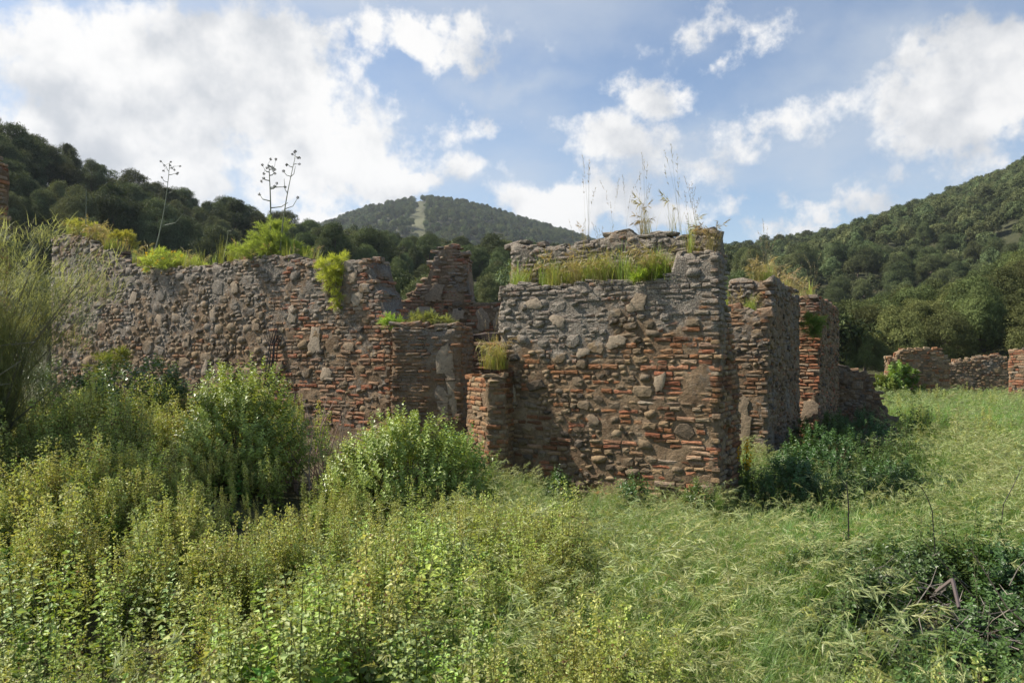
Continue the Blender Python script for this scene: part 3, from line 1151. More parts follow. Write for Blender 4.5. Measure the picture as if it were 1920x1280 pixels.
    W.body(A, B, B + back * .7, A + back * .7, -.6, t5)
    W.face(A, A + U * .66, -.3, t5, .0, course=(.045, .06), blen=(.14, .3), zmin=.2)
    W.face(A + U * .74, B, -.3, lambda u: t5(u) - .1, .1, course=(.05, .065), zmin=.2, miss=.25, stone_at=lambda u, z: .3)
    W.face(B, B + back * .7, -.3, t5, 0, zmin=.2)
    W.face(A + back * .7, A, -.3, t5, 0, zmin=.2)
    W.crest(A, B, t5, .6, step=.14)
    W.crest(A, B, lambda u: t5(u) + .05, .25, step=.14, kinds=('brick',))
    for (u, z, w, h) in ((.95, 1.6, .3, .7), (1.08, 1.1, .2, .9), (.9, .95, .26, .6)):
        W.patch(A, B, u, z, w, h, proud=.012)
    W.finish()

    # ---- short brick wall under the beam
    A, B = np.array([-1.02, 13.6]), np.array([-.05, 13.3])
    W = Wall('ruined_wall', 'short red brick wall under the charred beam', 'ruined wall', 'red', (-.5, 13.7, -.3), 'ruined walls')
    t6 = lambda u, w=0: 1.93
    W.body(A, B, B + (.1, .5), A + (.1, .5), -.6, t6)
    W.face(A, B, -.3, t6, .12, zmin=.3, stone_at=lambda u, z: .4)
    W.patch(A, B, .7, 1.7, .35, .4)
    W.patch(A, B, .45, 1.2, .25, .3)
    W.finish()

    # ---- wall behind, with the tall broken pillar
    A, B = np.array([-3.35, 16.2]), np.array([-.1, 15.7])
    top = crest_fn([(680, 600), (705, 584), (715, 568), (738, 574), (768, 556), (782, 540), (800, 524), (808, 500), (816, 474), (828, 464), (846, 460), (862, 472), (874, 480), (877, 568), (890, 572), (945, 570)], A, B)
    U = norm(B - A)
    back = np.array([-U[1], U[0]])
    W = Wall('ruined_wall', 'back wall whose broken brick pillar stands tall against the trees', 'ruined wall', 'red', (-1.8, 16.2, -.3), 'ruined walls')
    W.body(A, B, B + back * .55, A + back * .55, -.6, top)
    W.face(A, B, -.3, top, .16, (.14, .28), zmin=1.0, miss=.1, stone_at=lambda u, z: .5)
    ur = ((876 - 960) / F * A[1] - A[0]) / (U[0] - (876 - 960) / F * U[1])
    Q = A + U * ur
    W.face(Q, Q + back * .55, 1.0, lambda u: 3.85, 0, zmin=2.85)
    W.crest(A, B, top, .5, step=.15, h=(.05, .12))
    for (px, py, w, h) in ((905, 600, .4, .5), (935, 598, .28, .5), (815, 550, .5, .4), (800, 585, .5, .3), (760, 590, .5, .3), (858, 590, .3, .4)):
        k = (px - 960) / F
        u = (k * A[1] - A[0]) / (U[0] - k * U[1])
        W.patch(A, B, u, CZ - (py - HZ) / F * (A[1] + U[1] * u), w, h)
    W.finish()

    # ---- right row: lumpy wall end, then jamb and far wall
    B = np.array([4.42, 12.45])
    A = B + d1 * .8
    C = B + d2 * 3.0
    W = Wall('ruined_wall', 'grey wall with crumbling lumpy end behind the tall ruin', 'ruined wall', 'grey', (4.9, 13.6, -.35), 'ruined walls')
    tl = lambda u, w=0: 2.42 + .05 * math.sin(u * 8)
    W.body(A, B, B + d2 * .55, A + d2 * .55, -.6, tl)
    W.face(A, B, -.4, tl, .25, (.14, .3), zmin=1.5, miss=.03, stone_at=lambda u, z: .8)
    W.face(A, B, -.4, lambda u: 1.5, .0, zmin=.0, miss=.2)
    for (u_, z_, w_, h_) in ((.15, 1.15, .3, .5), (.32, .85, .4, .5), (.18, .55, .34, .5), (.38, .35, .36, .6), (.2, .1, .4, .5)):
        W.patch(A, B, u_, z_, w_, h_)
    W.crest(A, B, tl, .5, step=.1, h=(.09, .2), kinds=('stone', 'stone', 'brick'))
    A2, B2 = A + d2 * .5, B + d2 * .5
    th = lambda u, w=0: 3.0 + .1 * math.sin(u * 7)
    W.body(A2, B2, C, C + d1 * .8, -.6, lambda u, w=0: 2.95 + .12 * math.sin(w * 5 + 1) + .05 * math.sin(u * 9))
    W.face(A2, B2, -.3, th, .4, (.12, .24), zmin=2.35, stone_at=lambda u, z: 1)
    W.face(B, C, -.4, lambda u: (2.42 if u < .52 else 2.95 + .1 * math.sin(u * 2)), .5, (.14, .34), course=(.055, .08), blen=(.08, .2), miss=.15, zmin=-.2, stone_at=lambda u, z: 1.0)
    W.crest(B2, C, lambda u: 2.98, .5, step=.14, h=(.05, .12), kinds=('stone', 'brick'))
    W.finish()
    B = np.array([6.47, 15.2])
    A = B + d1 * .42
    C = B + d2 * 3.1
    W = Wall('ruined_wall', 'last wall of the right row with red brick jamb and hanging green tuft', 'ruined wall', 'red', (7.0, 16.4, -.35), 'ruined walls')
    tq = lambda u, w=0: 2.92 - .14 * w + .04 * math.sin(u * 7 + w * 9)
    W.body(A, B, C, C + d1 * .42, -.6, tq)
    W.face(A, B, -.4, lambda u: 2.9, .0, zmin=-.2, blen=(.18, .3))
    W.face(B, C, -.4, lambda u: 2.9 - .04 * u, .45, (.12, .3), course=(.055, .08), blen=(.09, .22), miss=.14, zmin=-.2, stone_at=lambda u, z: .9 if abs(z - 1.9) > .05 else 0)
    W.crest(B, C, lambda u: 2.9 - .04 * u, .4, step=.13, h=(.05, .12))
    W.patch(A, B, .25, .55, .36, .5)
    W.finish()

    # ---- dark stepped rubble wall running right from it
    A, B = np.array([7.7, 18.1]), np.array([9.35, 17.5])
    U = norm(B - A)
    back = np.array([-U[1], U[0]])
    top = crest_fn([(1560, 688), (1575, 686), (1600, 698), (1632, 702), (1640, 730), (1652, 742), (1658, 770), (1680, 790)], A, B)
    W = Wall('ruined_wall', 'low stepped rubble wall in shadow at the end of the right row', 'ruined wall', 'grey', (8.5, 17.9, -.3), 'ruined walls')
    W.body(A, B, B + back * .6, A + back * .6, -.6, top)
    W.face(A, B, -.3, top, .45, (.14, .34), zmin=-.25, miss=.08, stone_at=lambda u, z: .9)
    W.crest(A, B, top, .5, step=.13, h=(.06, .16), kinds=('stone', 'stone', 'brick'))
    W.finish()

    # ---- far walls beyond the meadow
    for lab, px0, px1, Y0, Y1, prof, sty, sfrac in (
            ('low far wall with pale coping and vine creeping over it', 1666, 1782, 28.5, 28.0, [(1660, 672), (1682, 672), (1686, 657), (1700, 655), (1765, 656), (1772, 668), (1785, 690)], 'main', .25),
            ('low far rubble wall with uneven crest beyond the meadow', 1778, 1892, 29.5, 28.8, [(1775, 690), (1795, 676), (1830, 672), (1860, 668), (1880, 664), (1884, 676), (1892, 690)], 'grey', .5),
            ('brick pier at the far right end of the meadow', 1891, 1935, 26.5, 26.0, [(1888, 660), (1905, 657), (1925, 655), (1940, 660)], 'red', .1)):
        A = np.array([(px0 - 960) / F * Y0, Y0])
        B = np.array([(px1 - 960) / F * Y1, Y1])
        U = norm(B - A)
        back = np.array([-U[1], U[0]])
        top = crest_fn(prof, A, B)
        W = Wall('ruined_wall', lab, 'ruined wall', sty, ((A[0] + B[0]) / 2, (A[1] + B[1]) / 2 + .3, -.3), 'ruined walls', most=220)
        W.body(A, B, B + back * .6, A + back * .6, -.6, top)
        W.face(A, B, -.3, top, sfrac, (.18, .4), course=(.08, .12), blen=(.16, .36), zmin=.0, miss=.06, stone_at=lambda u, z: .7)
        W.face(A + back * .6, A, -.3, lambda u: top(0), sfrac, (.18, .3), course=(.08, .12), blen=(.16, .3), zmin=.0, stone_at=lambda u, z: .7)
        W.crest(A, B, top, .5, step=.2, h=(.07, .16))
        W.finish()

    # ---- pillar at the left edge
    A, B = np.array([-8.7, 11.15]), np.array([-8.14, 11.0])
    U = norm(B - A)
    back = np.array([-U[1], U[0]])
    W = Wall('brick_pillar', 'dark red brick pillar at the left edge behind the feathery broom', 'pillar', 'red', (-8.6, 11.3, -.2), most=200)
    tp = lambda u, w=0: 4.75 + .1 * math.sin(u * 7)
    W.body(A, B, B + back * .5, A + back * .5, -.5, tp)
    W.face(A, B, -.2, tp, .1, stone_at=lambda u, z: .4)
    W.face(B, B + back * .5, -.2, tp, .1, stone_at=lambda u, z: .4)
    W.crest(A, B, tp, .45)
    W.finish()

    # ---- charred lintel beam
    mb = MB()
    n = 14
    a, b = np.array([-1.08, 12.75, 1.98]), np.array([-.12, 12.55, 2.03])
    v = []
    for i in range(n + 1):
        p = a + (b - a) * i / n
        for (yy, zz) in ((-.09, -.07), (.09, -.07), (.1, .055), (.02, .075), (-.085, .06)):
            q = Vector((p[0] * 6, yy * 9, zz * 9))
            v.append((p[0], p[1] + yy * (1 + .25 * mnoise.noise(q)), p[2] + zz * (1 + .35 * mnoise.noise(q + Vector((5, 0, 0))))))
    f = [(i * 5 + j, i * 5 + (j + 1) % 5, (i + 1) * 5 + (j + 1) % 5, (i + 1) * 5 + j) for i in range(n) for j in range(5)]
    mb.add(v, [np.array(f), np.array([[4, 3, 2, 1, 0]]), np.array([[n * 5, n * 5 + 1, n * 5 + 2, n * 5 + 3, n * 5 + 4]])], (0, 0, 0))
    tag(mb.build('timber_lintel', [M_WOOD]), 'charred timber beam spanning from the low brick block to the tall ruin', 'beam')


build_walls()

# loose stones on the ground at the foot of the right row, and one in the bushes
me_st = [p[0] for p in PIECES['red', 'stone']]
spots = sorted([(random.gauss(6.6, .7), random.gauss(13.0, .9)) for _ in range(8)] + [(random.uniform(8.6, 9.8), random.uniform(16.4, 17.4)) for _ in range(4)], key=lambda q: q[0] / q[1])
for k, (x, y) in enumerate(spots):
    sz = random.uniform(.16, .40)
    o = bpy.data.objects.new('fallen_stone', random.choice(me_st))
    o.location = (x, y, float(gz(x, y)) + sz * .25)
    o.rotation_euler = (random.uniform(-1.9, -1.2), random.uniform(-.3, .3), random.uniform(0, 6))
    o.scale = (sz, sz * .7, sz * .75)
    COL.objects.link(o)
    nth = ['leftmost', 'second from left', 'third from left', 'fourth from left', 'fifth from left', 'sixth from left', 'sixth from right', 'fifth from right', 'fourth from right', 'third from right', 'second from right', 'rightmost'][k]
    tag(o, '%s brownish stone lying loose in shaded rubble right of the ruins, %s' % ('large' if sz > .28 else 'small', nth), 'stone', 'fallen stones in the rubble')

# ------------------------------------------------------------------ weeds and grasses
SEED = np.array([.55, .56, .20])
LEAF = np.array([.225, .30, .06])
PALE = np.array([.37, .44, .16])


def weed(seed, h=1.0, leafy=.5, seedy=1.0, lsize=.05, leafcol=LEAF, branches=2):
    """upright weed: stem, opposite toothed leaves, seed clusters crowding the upper stem"""
    r = np.random.default_rng(seed)
    mb = MB()
    stems = [(np.zeros(3), h, r.uniform(0, 6.28), r.uniform(.0, .1))]
    for k in range(branches):
        stems.append((np.array([0, 0, h * r.uniform(.15, .45)]), h * r.uniform(.4, .62), r.uniform(0, 6.28), r.uniform(.25, .5)))
    for (b, L, yaw, tilt) in stems:
        n = int(L / .042)
        p = b.copy()
        pts = [p]
        for i in range(n):
            th = tilt * (1 - i / n * .7) + r.normal(0, .04)
            p = p + .042 * np.array([math.sin(th) * math.cos(yaw), math.sin(th) * math.sin(yaw), math.cos(th)])
            pts.append(p)
        tube(mb, pts[::3] + [pts[-1]], np.linspace(.0038, .0015, len(pts[::3]) + 1), (.16, .15, .06), 3)
        P = np.array(pts[1:])
        t = np.linspace(0, 1, len(P))
        # leaves
        for side in (0, 1):
            keep = r.random(len(P)) < (leafy + .35 * (1 - t))
            q = P[keep]
            tt = t[keep]
            if len(q) == 0:
                continue
            an = r.uniform(0, 6.28) + np.arange(len(q)) * 1.57 + side * 3.14 + r.normal(0, .3, len(q))
            dz = r.normal(.1, .3, len(q))
            dr = np.stack([np.cos(an), np.sin(an), dz], 1)
            sz = lsize * (1.25 - .7 * tt) * r.uniform(.7, 1.3, len(q))
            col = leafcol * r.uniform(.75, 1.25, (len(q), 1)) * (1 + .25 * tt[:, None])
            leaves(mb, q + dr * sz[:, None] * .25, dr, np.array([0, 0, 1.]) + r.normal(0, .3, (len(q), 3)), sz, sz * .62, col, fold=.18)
        # seed clusters
        up = t > .35
        q = np.repeat(P[up], int(14 * seedy) + 1, 0)
        tt = np.repeat(t[up], int(14 * seedy) + 1)
        if len(q) and seedy > 0:
            off = r.normal(0, 1, q.shape) * (.024 - .012 * tt[:, None])
            off[:, 2] *= .8
            dr = norm(off) + np.array([0, 0, .3])
            s = r.uniform(.009, .019, len(q))
            cm = r.uniform(0, 1, (len(q), 1))
            col = (SEED * (1 - cm * .6) + LEAF * cm * .6) * r.uniform(.75, 1.3, (len(q), 1))
            red = r.random(len(q)) < .06
            col[red] = np.array([.24, .15, .07]) * r.uniform(.8, 1.2)
            leaves(mb, q + off, dr, r.normal(size=q.shape), s * 1.3, s * 1.1, col, fold=.3)
    return mb


def nettle(seed, h=.75, lsize=.075, leafcol=PALE, n_st=2):
    """leafier weed with larger pale leaves to the tip"""
    r = np.random.default_rng(seed)
    mb = MB()
    for k in range(n_st):
        yaw, tilt = r.uniform(0, 6.28), r.uniform(.02, .3)
        L = h * r.uniform(.75, 1.1)
        n = int(L / .05)
        p = np.array([r.normal(0, .03), r.normal(0, .03), 0.])
        pts = [p]
        for i in range(n):
            th = tilt * (1 - i / n)
            p = p + .05 * np.array([math.sin(th) * math.cos(yaw), math.sin(th) * math.sin(yaw), math.cos(th)])
            pts.append(p)
        tube(mb, pts[::3] + [pts[-1]], np.linspace(.004, .0018, len(pts[::3]) + 1), (.13, .14, .06), 3)
        P = np.repeat(np.array(pts[2:]), 4, 0)
        t = np.repeat(np.linspace(0, 1, len(pts) - 2), 4)
        an = np.arange(len(P)) * 1.57 + np.repeat(r.uniform(0, 1.57, len(pts) - 2), 4) + r.normal(0, .25, len(P))
        keep = r.random(len(P)) < (.35 + .6 * t)
        P, t, an = P[keep], t[keep], an[keep]
        dr = np.stack([np.cos(an), np.sin(an), r.normal(.0, .35, len(P)) + .5 * (t > .85)], 1)
        sz = lsize * (1.15 - .75 * t) * r.uniform(.7, 1.25, len(P))
        col = leafcol * r.uniform(.7, 1.25, (len(P), 1))
        leaves(mb, P + dr * sz[:, None] * .3, dr, np.array([0, 0, 1.]) + r.normal(0, .35, (len(P), 3)), sz, sz * .68, col, fold=.16)
    return mb


GREEN = np.array([.125, .215, .035])
STRAW = np.array([.40, .44, .20])


def grass_tuft(seed, L=.6, nb=36, nh=5, spread=.1, bend=(0.5, 1.6), wid=.0055, green=GREEN, straw=STRAW, lean=None):
    """brome: arching blades and nodding awned heads"""
    r = np.random.default_rng(seed)
    mb = MB()
    yaw = r.uniform(0, 6.28, nb) if lean is None else r.normal(lean, .9, nb)
    col = green * r.uniform(.7, 1.35, (nb, 1))
    b = np.concatenate([r.normal(0, spread * .5, (nb, 2)), np.zeros((nb, 1))], 1)
    blades(mb, b, yaw, r.uniform(.02, .35, nb), r.uniform(*bend, nb), L * r.uniform(.55, 1.1, nb), wid * r.uniform(.7, 1.3, nb), col, 5, tipcol=green * 1.5 + .04)
    if nh:
        yaw = r.uniform(0, 6.28, nh) if lean is None else r.normal(lean, .7, nh)
        b = np.concatenate([r.normal(0, spread * .4, (nh, 2)), np.zeros((nh, 1))], 1)
        tip, td = blades(mb, b, yaw, r.uniform(.02, .25, nh), r.uniform(.9, 1.9, nh), L * r.uniform(.95, 1.35, nh), .0022, green * 1.4, 6, p=2.4, tipcol=straw * .8)
        for k in range(nh):
            m = 11
            tt = r.uniform(-.02, .11, m)
            c = tip[k] - td[k] * tt[:, None]
            d = td[k] + r.normal(0, .38, (m, 3)) + np.array([0, 0, -.35])
            colr = straw * r.uniform(.75, 1.25, (m, 1))
            leaves(mb, c, d, r.normal(size=(m, 3)), r.uniform(.04, .08, m), r.uniform(.006, .011, m), colr, fold=.2)
            leaves(mb, c + norm(d) * .03, d, r.normal(size=(m, 3)), r.uniform(.04, .07, m), .0022, colr * 1.1, fold=.1)
    return mb


V_WEED = [weed(300 + k, 1.0, .5, .6, .062, LEAF * np.array([1.1, 1.0, .9]), branches=2 + k % 2).mesh('weed', [M_WEED]) for k in range(5)]
V_NET = [nettle(330 + k, .8, .07, PALE if k % 2 else LEAF * 1.5).mesh('nettle', [M_WEED]) for k in range(4)]
V_GRASS = [grass_tuft(360 + k, .74, lean=(-.5 if k < 3 else None)).mesh('grass', [M_GRASS]) for k in range(6)]
V_MEADOW = [grass_tuft(380 + k, .62, 30, 4, .2, wid=.008, straw=np.array([.32, .38, .17]), lean=-.4).mesh('meadow', [M_GRASS]) for k in range(4)]
V_LUSH = [grass_tuft(390 + k, .6, 46, 0, .14, (.3, 1.2), .009, np.array([.10, .2, .025])).mesh('lush', [M_GRASS]) for k in range(3)]
V_NET.append(weed(350, .95, .08, 1.0, .03, np.array([.2, .14, .07]), branches=4).mesh('dry_weed', [M_WEED]))
V_NET += [nettle(352 + k, .55, .13, np.array([.17, .29, .05]), 3).mesh('broad_weed', [M_WEED]) for k in range(2)]
V_NET.append(grass_tuft(355, .8, 30, 4, .1, (.4, 1.3), .009, np.array([.16, .26, .04])).mesh('wild_oat', [M_GRASS]))
C_HERB = hidden_col('herb', V_WEED + V_NET)
V_SHADE_TINT = [nettle(400 + k, .8, .08, np.array([.085, .145, .035]), 3).mesh('shade_herb', [M_WEED]) for k in range(3)]  # leaf colour darkened to deepen the wall's shade; also fills the dark brush
C_GRASS = hidden_col('grassy', V_GRASS + V_MEADOW + V_LUSH + V_SHADE_TINT)

# plan outlines that plants keep out of
BLOCKS = [[(-.2, 10.8), (2.6, 9.08), (3.15, 9.95), (.3, 11.6)], [(-.72, 11.2), (-.37, 10.42), (-.07, 10.4), (.15, 11.0)],
          [(-11.9, 18.6), (-2.15, 12.6), (-1.8, 13.2), (-11.5, 19.2)], [(-2.05, 12.0), (-.8, 11.7), (-.6, 12.5), (-1.9, 12.8)],
          [(3.9, 12.75), (4.45, 12.4), (6.05, 15.0), (5.5, 15.4)], [(6.05, 15.4), (6.5, 15.15), (8.15, 17.85), (7.7, 18.1)],
          [(7.65, 18.1), (9.4, 17.45), (9.6, 18.0), (7.9, 18.7)], [(-8.9, 11.2), (-8.3, 11.0), (-8.1, 11.6), (-8.7, 11.8)]]


def blocked(x, y):
    bad = np.zeros(x.shape, bool)
    for poly in BLOCKS:
        ins = np.ones(x.shape, bool)
        for (a, b), (c, d) in zip(poly, poly[1:] + poly[:1]):
            ins &= ((c - a) * (y - b) - (d - b) * (x - a)) > -.03
        bad |= ins
    return bad


def vnoise(x, y, s, o):
    return np.array([mnoise.noise(Vector((a * s + o, b * s - o, o))) for a, b in zip(x, y)])


def ground_points(n, x0, x1, y0, y1):
    x, y = rng.uniform(x0, x1, n), rng.uniform(y0, y1, n)
    ok = (np.abs(x) < .8 * y + 1.2) & ~blocked(x, y) & (np.hypot(x, y) > 1.15)
    return x[ok], y[ok]


CLUMP = np.stack([rng.uniform(-12, 10, 460), rng.uniform(.5, 14, 460), rng.uniform(.28, .62, 460), rng.uniform(.7, 1.15, 460)], 1)


def clump(x, y):
    """1 at the heart of a clump of plants, falling to 0 in the gaps between clumps"""
    d = np.hypot(x[:, None] - CLUMP[None, :, 0], y[:, None] - CLUMP[None, :, 1]) / CLUMP[None, :, 2]
    return (np.exp(-d ** 2) * CLUMP[None, :, 3]).max(1)


def plant_field():
    # herbs: dense on the left and in front
    x, y = ground_points(19000, -10, 4.5, .9, 12.5)
    edge = np.interp(y, [0, 2, 4, 6, 8, 10, 13], [2.3, 2.0, 1.3, .2, -.8, -1.4, -2.2])     # right limit of the weeds
    nz = vnoise(x, y, .9, 4.0)
    p = sstep(.5, -.5, x - edge - nz * .8)
    gap = np.exp(-((x + 2.9) ** 2 / .5 + (y - 4.6) ** 2 / .7)) + .8 * np.exp(-((x + .9) ** 2 / .1 + (y - 7.0) ** 2 / .6)) + 2.6 * np.exp(-((x + 2.75) ** 2 / .7 + (y - 10.9) ** 2 / 4.5))
    p = p * (1 - np.clip(gap, 0, 1) * .97) * ~((x > -2.95) & (x < -2.15) & (y > 8.0)) * (.3 + .9 * sstep(-.4, .1, vnoise(x, y, 1.1, 9.0))) * (.25 + 1.0 * sstep(.12, .5, clump(x, y)))
    dens = np.interp(y, [0, 3, 7, 12], [1.0, .85, .75, .6])
    k = rng.random(len(x)) < p * dens
    x, y = x[k], y[k]
    net = vnoise(x, y, .8, 21.0)
    leafy = sstep(-.1, .3, net + 1.0 * sstep(5.2, 2.4, y) * sstep(.5, -.4, x) - .35 * sstep(5, 7.5, y))
    isn = rng.random(len(x)) < leafy
    idx = np.where(isn, 5 + rng.integers(0, 4, len(x)), rng.integers(0, 5, len(x)))
    sp = rng.random(len(x))
    idx = np.where(sp < .03, 9, np.where(sp < .10, 10 + rng.integers(0, 2, len(x)), np.where(sp < .14, 12, idx)))
    hh = rng.uniform(.62, 1.02, len(x)) * (1 + .3 * vnoise(x, y, .75, 33.0)) * (.58 + .56 * clump(x, y))
    hh *= np.interp(y, [0, 2.5, 6, 10], [.8, .92, 1.0, 1.05]) * np.interp(x, [-.5, 1.5], [1, .93])
    hh *= 1 - .55 * np.exp(-((x + 1.9) ** 2 / 2.4 + (y - 7.0) ** 2 / 1.1))
    hh *= 1 + .08 * sstep(-3.3, -4.3, x) * sstep(5.5, 7.5, y)
    ws = hh * rng.uniform(.85, 1.2, len(x))
    rot = np.stack([rng.normal(0, .09, len(x)), rng.normal(.02, .09, len(x)), rng.uniform(0, 6.28, len(x))], 1)
    mx, my = ground_points(2600, 4.5, 24, 11, 30)
    okm = (vnoise(mx, my, .35, 61.0) > .12) & (mx > np.interp(my, [9, 12.5, 15, 18, 30], [5.2, 6.6, 8.3, 9.9, 6.0]))
    mx, my = mx[okm], my[okm]
    x, y, hh = np.concatenate([x, mx]), np.concatenate([y, my]), np.concatenate([hh, rng.uniform(.5, .95, len(mx))])
    ws = np.concatenate([ws, rng.uniform(.6, 1.0, len(mx))])
    idx = np.concatenate([idx, rng.integers(0, 13, len(mx))])
    rot = np.stack([rng.normal(0, .09, len(x)), rng.normal(.02, .09, len(x)), rng.uniform(0, 6.28, len(x))], 1)
    scatter('weeds', C_HERB, np.stack([x, y, gz(x, y) - .02], 1), rot, np.stack([ws, ws, hh], 1), idx,
            label='dense pale green seeding weeds and nettles filling the foreground', kind='stuff')
    # grasses: right half and under everything
    x, y = ground_points(9000, -3.5, 7.5, 1.2, 12.5)
    edge = np.interp(y, [0, 2, 4, 6, 8, 10, 13], [.3, .1, -.1, -.5, -1.2, -1.2, -1.2])
    p = sstep(-.6, .5, x - edge + vnoise(x, y, 1.1, 14.0) * .7)
    shade = np.exp(-((x - 3.5) ** 2 / .3 + (y - 9.2) ** 2 / 3.0)) + .8 * np.exp(-((x - 5.7) ** 2 / 1.2 + (y - 12.3) ** 2 / 3.0))
    p *= (1 - .75 * np.clip(shade, 0, 1))
    brush = np.exp(-((x - 2.95 - .35 * (y - 4.6)) ** 2 / .6 + (y - 4.6) ** 2 / 1.6)) * 2.2
    p *= 1 - .97 * np.clip(brush, 0, 1)
    k = rng.random(len(x)) < p * np.interp(y, [0, 4, 12], [.75, .85, .9])
    x, y = x[k], y[k]
    lush = rng.random(len(x)) < sstep(.25, .5, vnoise(x, y, .8, 40.0)) * .6 + .7 * np.exp(-((x - 3.55) ** 2 / .4 + (y - 7.8) ** 2 / .6))
    idx = np.where(lush, 10 + rng.integers(0, 3, len(x)), rng.integers(0, 6, len(x)))
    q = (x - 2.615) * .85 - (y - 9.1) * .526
    dim = sstep(2.4, 1.7, q) * sstep(-.05, .1, q) * sstep(8.0, 9.0, y) + np.clip(brush[k] * .8, 0, 1)  # where darkened herbs go: right wall's shadow strip, plus the dark brush
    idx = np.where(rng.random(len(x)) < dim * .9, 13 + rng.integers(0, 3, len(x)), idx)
    s = rng.uniform(.6, 1.05, len(x)) * (1 + .25 * vnoise(x, y, .9, 51.0)) * (.68 + .45 * clump(x * .8 + 3, y * .8))
    s *= np.interp(np.hypot(x - 1.4, y - 9.0), [0, 1.3, 2.6, 3.4], [.5, .55, .85, 1.0]) * np.interp(y, [0, 4, 5.5], [.8, .85, 1])
    x2, y2 = ground_points(9500, 2.5, 26, 9.5, 36)
    p = sstep(0, 1.4, x2 - np.interp(y2, [9, 12.5, 15, 18, 30], [5.2, 6.6, 8.3, 9.9, 6.0])) * .95
    p *= 1 - .8 * np.exp(-((x2 - 6.7) ** 2 / .8 + (y2 - 13.1) ** 2 / 1.5))
    k = rng.random(len(x2)) < p
    x2, y2 = x2[k], y2[k]
    lush2 = rng.random(len(x2)) < .12 + .8 * np.exp(-((y2 - 18.5) ** 2 / 3.0)) * sstep(-.2, .2, vnoise(x2, y2, .5, 3.0))
    idx2 = np.where(lush2, 10 + rng.integers(0, 3, len(x2)), 6 + rng.integers(0, 4, len(x2)))
    s2 = rng.uniform(.65, 1.05, len(x2)) * np.interp(y2, [9, 25], [1, 1.15])
    X, Y, S = np.concatenate([x, x2]), np.concatenate([y, y2]), np.concatenate([s, s2])
    rot = np.stack([rng.normal(0, .1, len(X)), rng.normal(.05, .1, len(X)), rng.normal(0, .8, len(X))], 1)
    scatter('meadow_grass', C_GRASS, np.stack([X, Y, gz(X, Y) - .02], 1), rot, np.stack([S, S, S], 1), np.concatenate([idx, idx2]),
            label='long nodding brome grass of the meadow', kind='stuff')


plant_field()


# ------------------------------------------------------------------ bushes
def leafy_bush(label, c, rad, col, n=420, cat='bush', group=None, lsize=.075, seed=0, name='leafy_bush', spike=.25):
    """mound of upright leafy shoots on woody stems"""
    r = np.random.default_rng(seed + 900)
    root = empty(name, c)
    tag(root, label, cat, group)
    fo, st = MB(), MB()
    rx, ry, rz = rad
    for k in range(n):
        u, a = r.uniform(0.02, 1), r.uniform(0, 6.28)
        kk = math.sqrt(1 - u * u)
        rr = r.uniform(.72, 1.0)
        p = np.array([rx * kk * math.cos(a) * rr, ry * kk * math.sin(a) * rr, rz * u * rr])
        lump = 1 + .16 * math.sin(3 * a + seed) * kk + .1 * math.sin(7 * a + 4 * u)
        p = p * lump
        d = norm(np.array([kk * math.cos(a) * .7, kk * math.sin(a) * .7, .35 + u]))
        L = r.uniform(.6, 1.3) * spike
        m = 15
        t = np.linspace(0, 1, m)
        P = p + d * (t[:, None] - .35) * L
        ang = np.arange(m) * 2.4 + r.uniform(0, 6)
        a1 = norm(np.cross(d, [.3, .2, .9]))
        a2 = np.cross(d, a1)
        dr = a1 * np.cos(ang)[:, None] + a2 * np.sin(ang)[:, None] + d * .45 + np.array([0, 0, .1])
        sz = lsize * (1.2 - .7 * t) * r.uniform(.7, 1.2, m)
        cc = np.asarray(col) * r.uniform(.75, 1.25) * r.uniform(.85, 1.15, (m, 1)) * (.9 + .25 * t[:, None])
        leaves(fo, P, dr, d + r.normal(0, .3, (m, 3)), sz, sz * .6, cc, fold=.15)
        if k % 6 == 0:
            tube(st, [(p[0] * .12, p[1] * .12, -.1), tuple(p * .6), tuple(p)], [.008, .005, .003], (.13, .1, .06), 4)
    fo.build('foliage', [M_BUSH], root)
    st.build('stems', [M_TWIG], root)
    return root


def zat(x, y):
    return float(gz(x, y))


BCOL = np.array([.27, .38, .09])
leafy_bush('large round bright leafed bush below the long wall, left of the dry twigs', (-3.25, 8.6, zat(-3.25, 8.6)), (.78, .75, 1.4), BCOL, 1000, lsize=.06, seed=1, spike=.2)
leafy_bush('wide leafy bush in front of the low brick block, right of the dry twigs', (-1.2, 8.25, zat(-1.2, 8.25)), (.95, .75, 1.28), BCOL, 1100, lsize=.06, seed=2, spike=.2)
leafy_bush('small bush right against the broken stub of the tall ruin', (-.75, 9.2, zat(-.75, 9.2)), (.45, .5, .95), BCOL * .9, 220, seed=7)
leafy_bush('pale broad leafed bush at the foot of the long grey wall', (-5.3, 10.6, zat(-5.3, 10.6)), (.72, .6, 1.5), np.array([.15, .225, .09]), 300, lsize=.1, seed=3)
leafy_bush('dark leafy bush under the broom at the left end of the wall', (-6.4, 11.2, zat(-6.4, 11.2)), (.5, .5, 1.45), np.array([.09, .15, .035]), 220, seed=4)
leafy_bush('dark rounded shrub half hidden behind the broom at the left edge', (-9.0, 13.6, -.1), (.8, .7, 1.7), np.array([.12, .17, .06]), 320, lsize=.07, seed=31)
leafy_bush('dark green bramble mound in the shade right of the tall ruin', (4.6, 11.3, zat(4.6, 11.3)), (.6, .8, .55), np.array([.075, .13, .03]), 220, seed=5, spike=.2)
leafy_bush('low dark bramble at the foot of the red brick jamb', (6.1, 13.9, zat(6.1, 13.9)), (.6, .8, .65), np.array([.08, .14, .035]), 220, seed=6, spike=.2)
leafy_bush('dark ivy leaved bush below the dry thorn heap on the right', (2.6, 3.85, zat(2.6, 3.85)), (.42, .5, .42), np.array([.08, .15, .035]), 260, lsize=.05, seed=8, spike=.12)
